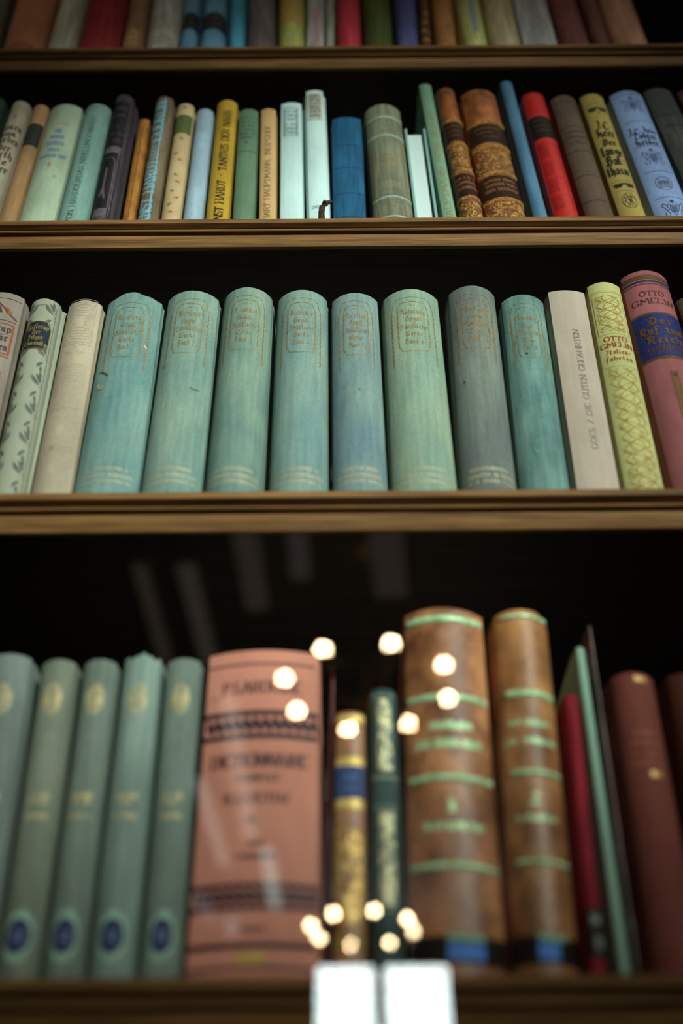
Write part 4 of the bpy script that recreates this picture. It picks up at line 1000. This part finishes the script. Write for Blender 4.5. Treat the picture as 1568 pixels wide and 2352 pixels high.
teal((382, 692), (507, 690), 667, 321, 465, 2, 'second teal volume from the left, with a dark smudge right of middle', (132, 170, 152), (112, 156, 144))
teal((510, 690), (630, 687), 659, 468, 602, 3, 'third teal volume from the left, rising higher than its neighbours', (126, 166, 146), (96, 140, 134))
teal((633, 692), (756, 692), 665, 617, 752, 4, 'fourth teal volume, standing between two dark gaps', (126, 168, 154), (106, 152, 150))
teal((759, 695), (870, 692), 672, 764, 892, 5, 'fifth teal volume, bluish, just right of the second dark gap', (120, 162, 152), (104, 142, 148))
teal((872, 690), (1015, 692), 663, 900, 1053, 6, 'widest and palest green teal volume, sixth from the left', (142, 176, 148), (124, 166, 146), dk=dict(faded=0))
teal((1018, 684), (1143, 678), 656, 1056, 1187, 7, 'greyest volume of the teal set, highest at the right', (112, 136, 126), (98, 116, 112))
teal((1147, 697), (1250, 696), 677, 1190, 1310, 8, 'lowest and most saturated teal volume, last at the right', (108, 160, 150), (80, 126, 122), dk=dict(bottom=False), streak=.3)
bk(2, (1254, 676), (1345, 669), 667, 1319, 1428, 'off white flat spined book with grey capitals up the spine', (168, 158, 136), d_goes, kind='paper', e=.0016)
bk(2, (1346, 664), (1425, 658), 648, 1431, 1529, 'yellow green book covered in brown interlaced knotwork', (168, 174, 108), d_knot, weave=.1, streak=.05)
bk(2, (1427, 648), (1528, 637), 621, 1534, 1684, 'dusty pink book with blue label and a gold sword', (142, 86, 84), d_pink, weave=.4, streak=.1)
bk(2, (1549, 692), (1615, 692), 680, 1700, 1790, 'olive brown book barely showing at the right edge', (74, 64, 42))

# lowest visible shelf
def gg(TL, TR, ap, BL, BR, label, rgb, k=0, **kw):
    bk(1, TL, TR, ap, BL, BR, label, rgb, d_oval(k), group=GG, c2=tuple(v*.84 for v in rgb), blotch=16, streak=.25, weave=.3, **kw)
gg((-42, 1519), (83, 1519), 1505, -152, -26, 'grey green volume cut by the left edge of the photo', (98, 112, 102))
gg((88, 1528), (183, 1528), 1516, -18, 86, 'grey green volume, second of five from the left', (98, 110, 92))
gg((187, 1528), (275, 1526), 1515, 92, 190, 'grey green volume, middle one of the five', (96, 112, 98))
gg((284, 1517), (374, 1517), 1506, 197, 306, 'grey green volume with a torn head, fourth from the left', (106, 128, 114), head=lambda u: .0012*math.sin(u*5+1)+.0006*math.sin(u*14))
gg((383, 1522), (463, 1522), 1513, 314, 419, 'grey green volume standing against the salmon dictionary', (98, 116, 102))
bk(1, (468, 1507), (753, 1507), 1494, 432, 734, 'large salmon dictionary with dark ornamental borders', (164, 112, 90), d_dictionary, weave=.2, streak=.06, blotch=14, e=.0012, dy=-.003)
bk(1, (758, 1540), (768, 1542), 1538, 739, 750, 'thin dark red book squeezed beside the salmon dictionary', (84, 18, 26))
bk(1, (772, 1641), (838, 1639), 1635, 757, 844, 'small brown book with blue label and gold tooling', (110, 80, 50), d_bluelabel, kind='leather', c2=(84, 56, 30), c3=(120, 84, 50))
bk(1, (846, 1590), (911, 1588), 1582, 855, 934, 'dark teal book with a column of gold tooling', (50, 72, 66), d_teal_gold)
bk(1, (918, 1421), (1118, 1418), 1398, 940, 1166, 'wider of two tall mottled calf leather books with gilt bands', (120, 80, 46), d_oldleather(0), kind='leather', c2=(78, 46, 22), c3=(156, 110, 68), scale=44)
bk(1, (1124, 1424), (1258, 1424), 1402, 1170, 1334, 'narrower of two tall mottled calf leather books, head corner rounded', (122, 84, 46), d_oldleather(1), kind='leather', c2=(80, 52, 24), c3=(154, 112, 62), scale=44, head=lambda u: -.010*max(0, u-.55)**1.3)
bk(1, (1288, 1605), (1332, 1601), 1596, 1350, 1398, 'dark red book with black foot right of the calf leather pair', (112, 26, 34), d_redthin, weave=.2)
bk(1, (1315, 1492), (1345, 1489), 1487, 1418, 1450, 'thin pale mint book leaning, tall and plain', (112, 148, 124), None, kind='paper')
bk(1, (1347, 1441), (1359, 1439), 1436, 1453, 1476, 'very thin dark speckled book leaning on the mint one', (66, 50, 44), d_speckled, kind='leather', c2=(40, 30, 26), c3=(100, 80, 70))
bk(1, (1394, 1564), (1504, 1564), 1546, 1494, 1622, 'broad russet brown book with small gilt marks', (92, 50, 40), d_russet, weave=.2, streak=.1)
bk(1, (1524, 1560), (1600, 1560), 1548, 1640, 1740, 'dark orange brown book cut by the right edge, lowest shelf', (66, 34, 20))

# keep neighbours on a row from cutting into each other
for row in (1, 2, 3, 4):
    L = [p['b'] for p in PENDING if p['b'].row == row]
    for _ in range(4):
        for p, q in zip(L, L[1:]):
            worst = 9
            for zz in (0, min(p.h, q.h)):
                pr = p.xb+zz*math.tan(p.a)+p.w/2/math.cos(p.a); ql = q.xb+zz*math.tan(q.a)-q.w/2/math.cos(q.a); worst = min(worst, ql-pr)
            if worst < .0004:
                d = (.0004-worst)/2; tot = p.w+q.w
                for o, sg in ((p, -1), (q, 1)):
                    sh = d*2*o.w/tot; o.w -= sh; o.xb += sg*sh/2
for p in PENDING:
    b = p['b']; k = p['k']; kind = p['kind']; rgb = p['rgb']; c = b.alb(rgb)
    b.alb_c = c
    if kind == 'cloth': mat = cloth('book_cloth', c, b.alb(k['c2']) if 'c2' in k else None, **{q: k[q] for q in ('streak', 'weave', 'rough', 'blotch') if q in k})
    elif kind == 'paper': mat = paper('book_paper', c)
    elif kind == 'leather': mat = leather('book_leather', c, b.alb(k['c2']) if 'c2' in k else tuple(v*.5 for v in c), b.alb(k['c3']) if 'c3' in k else None, scale=k.get('scale', 60))
    else: mat = paper('book_paper', c)
    if kind == 'fore':
        b.setup_fore(mat, p['label'], p['group']); continue
    b.setup(e=k.get('e', .0010), depth=k.get('depth'), head=k.get('head'), mat=mat, label=p['label'], group=p['group'])
    if p['deco']: p['deco'](b)

# ------------------------------------------------------------------ small dry twig stub on the second shelf edge
m_twig = ink('dry_twig_bark', (.045, .022, .010), .8, 0, (.02, .01, .006))
tz = CAM.z+HS[3]; p0 = on_y(739, 500, D+.006)
def tw(px, py, dy): 
    q = on_y(px, py, D+.006+dy); return (q.x-p0.x, q.y-p0.y, q.z-tz)
root = empty('twig', (p0.x, p0.y, tz), 'short curled brown twig stub standing on the shelf edge before the tall white book', 'twig')
v, f = tube_vf([(0, 0, -.0002), tw(738, 488, .001), tw(740, 476, 0), tw(746, 468, -.001), tw(753, 465, -.001), tw(761, 463, 0)], [.0030, .0026, .0026, .0028, .0018, .0012], 10)
mesh('stalk', v, f, m_twig, root, True)
v, f = tube_vf([tw(743, 472, 0), tw(744, 465, 0), tw(746, 459, .001)], [.0020, .0014, .0005], 8)
mesh('bud', v, f, m_twig, root, True)
v, f = tube_vf([tw(735, 490, 0), tw(731, 487, -.001)], [.0012, .0004], 8)
mesh('thorn', v, f, m_twig, root, True)
# brown scratch on the first teal volume is part of its cover
bpy.context.view_layer.update()
#DBG
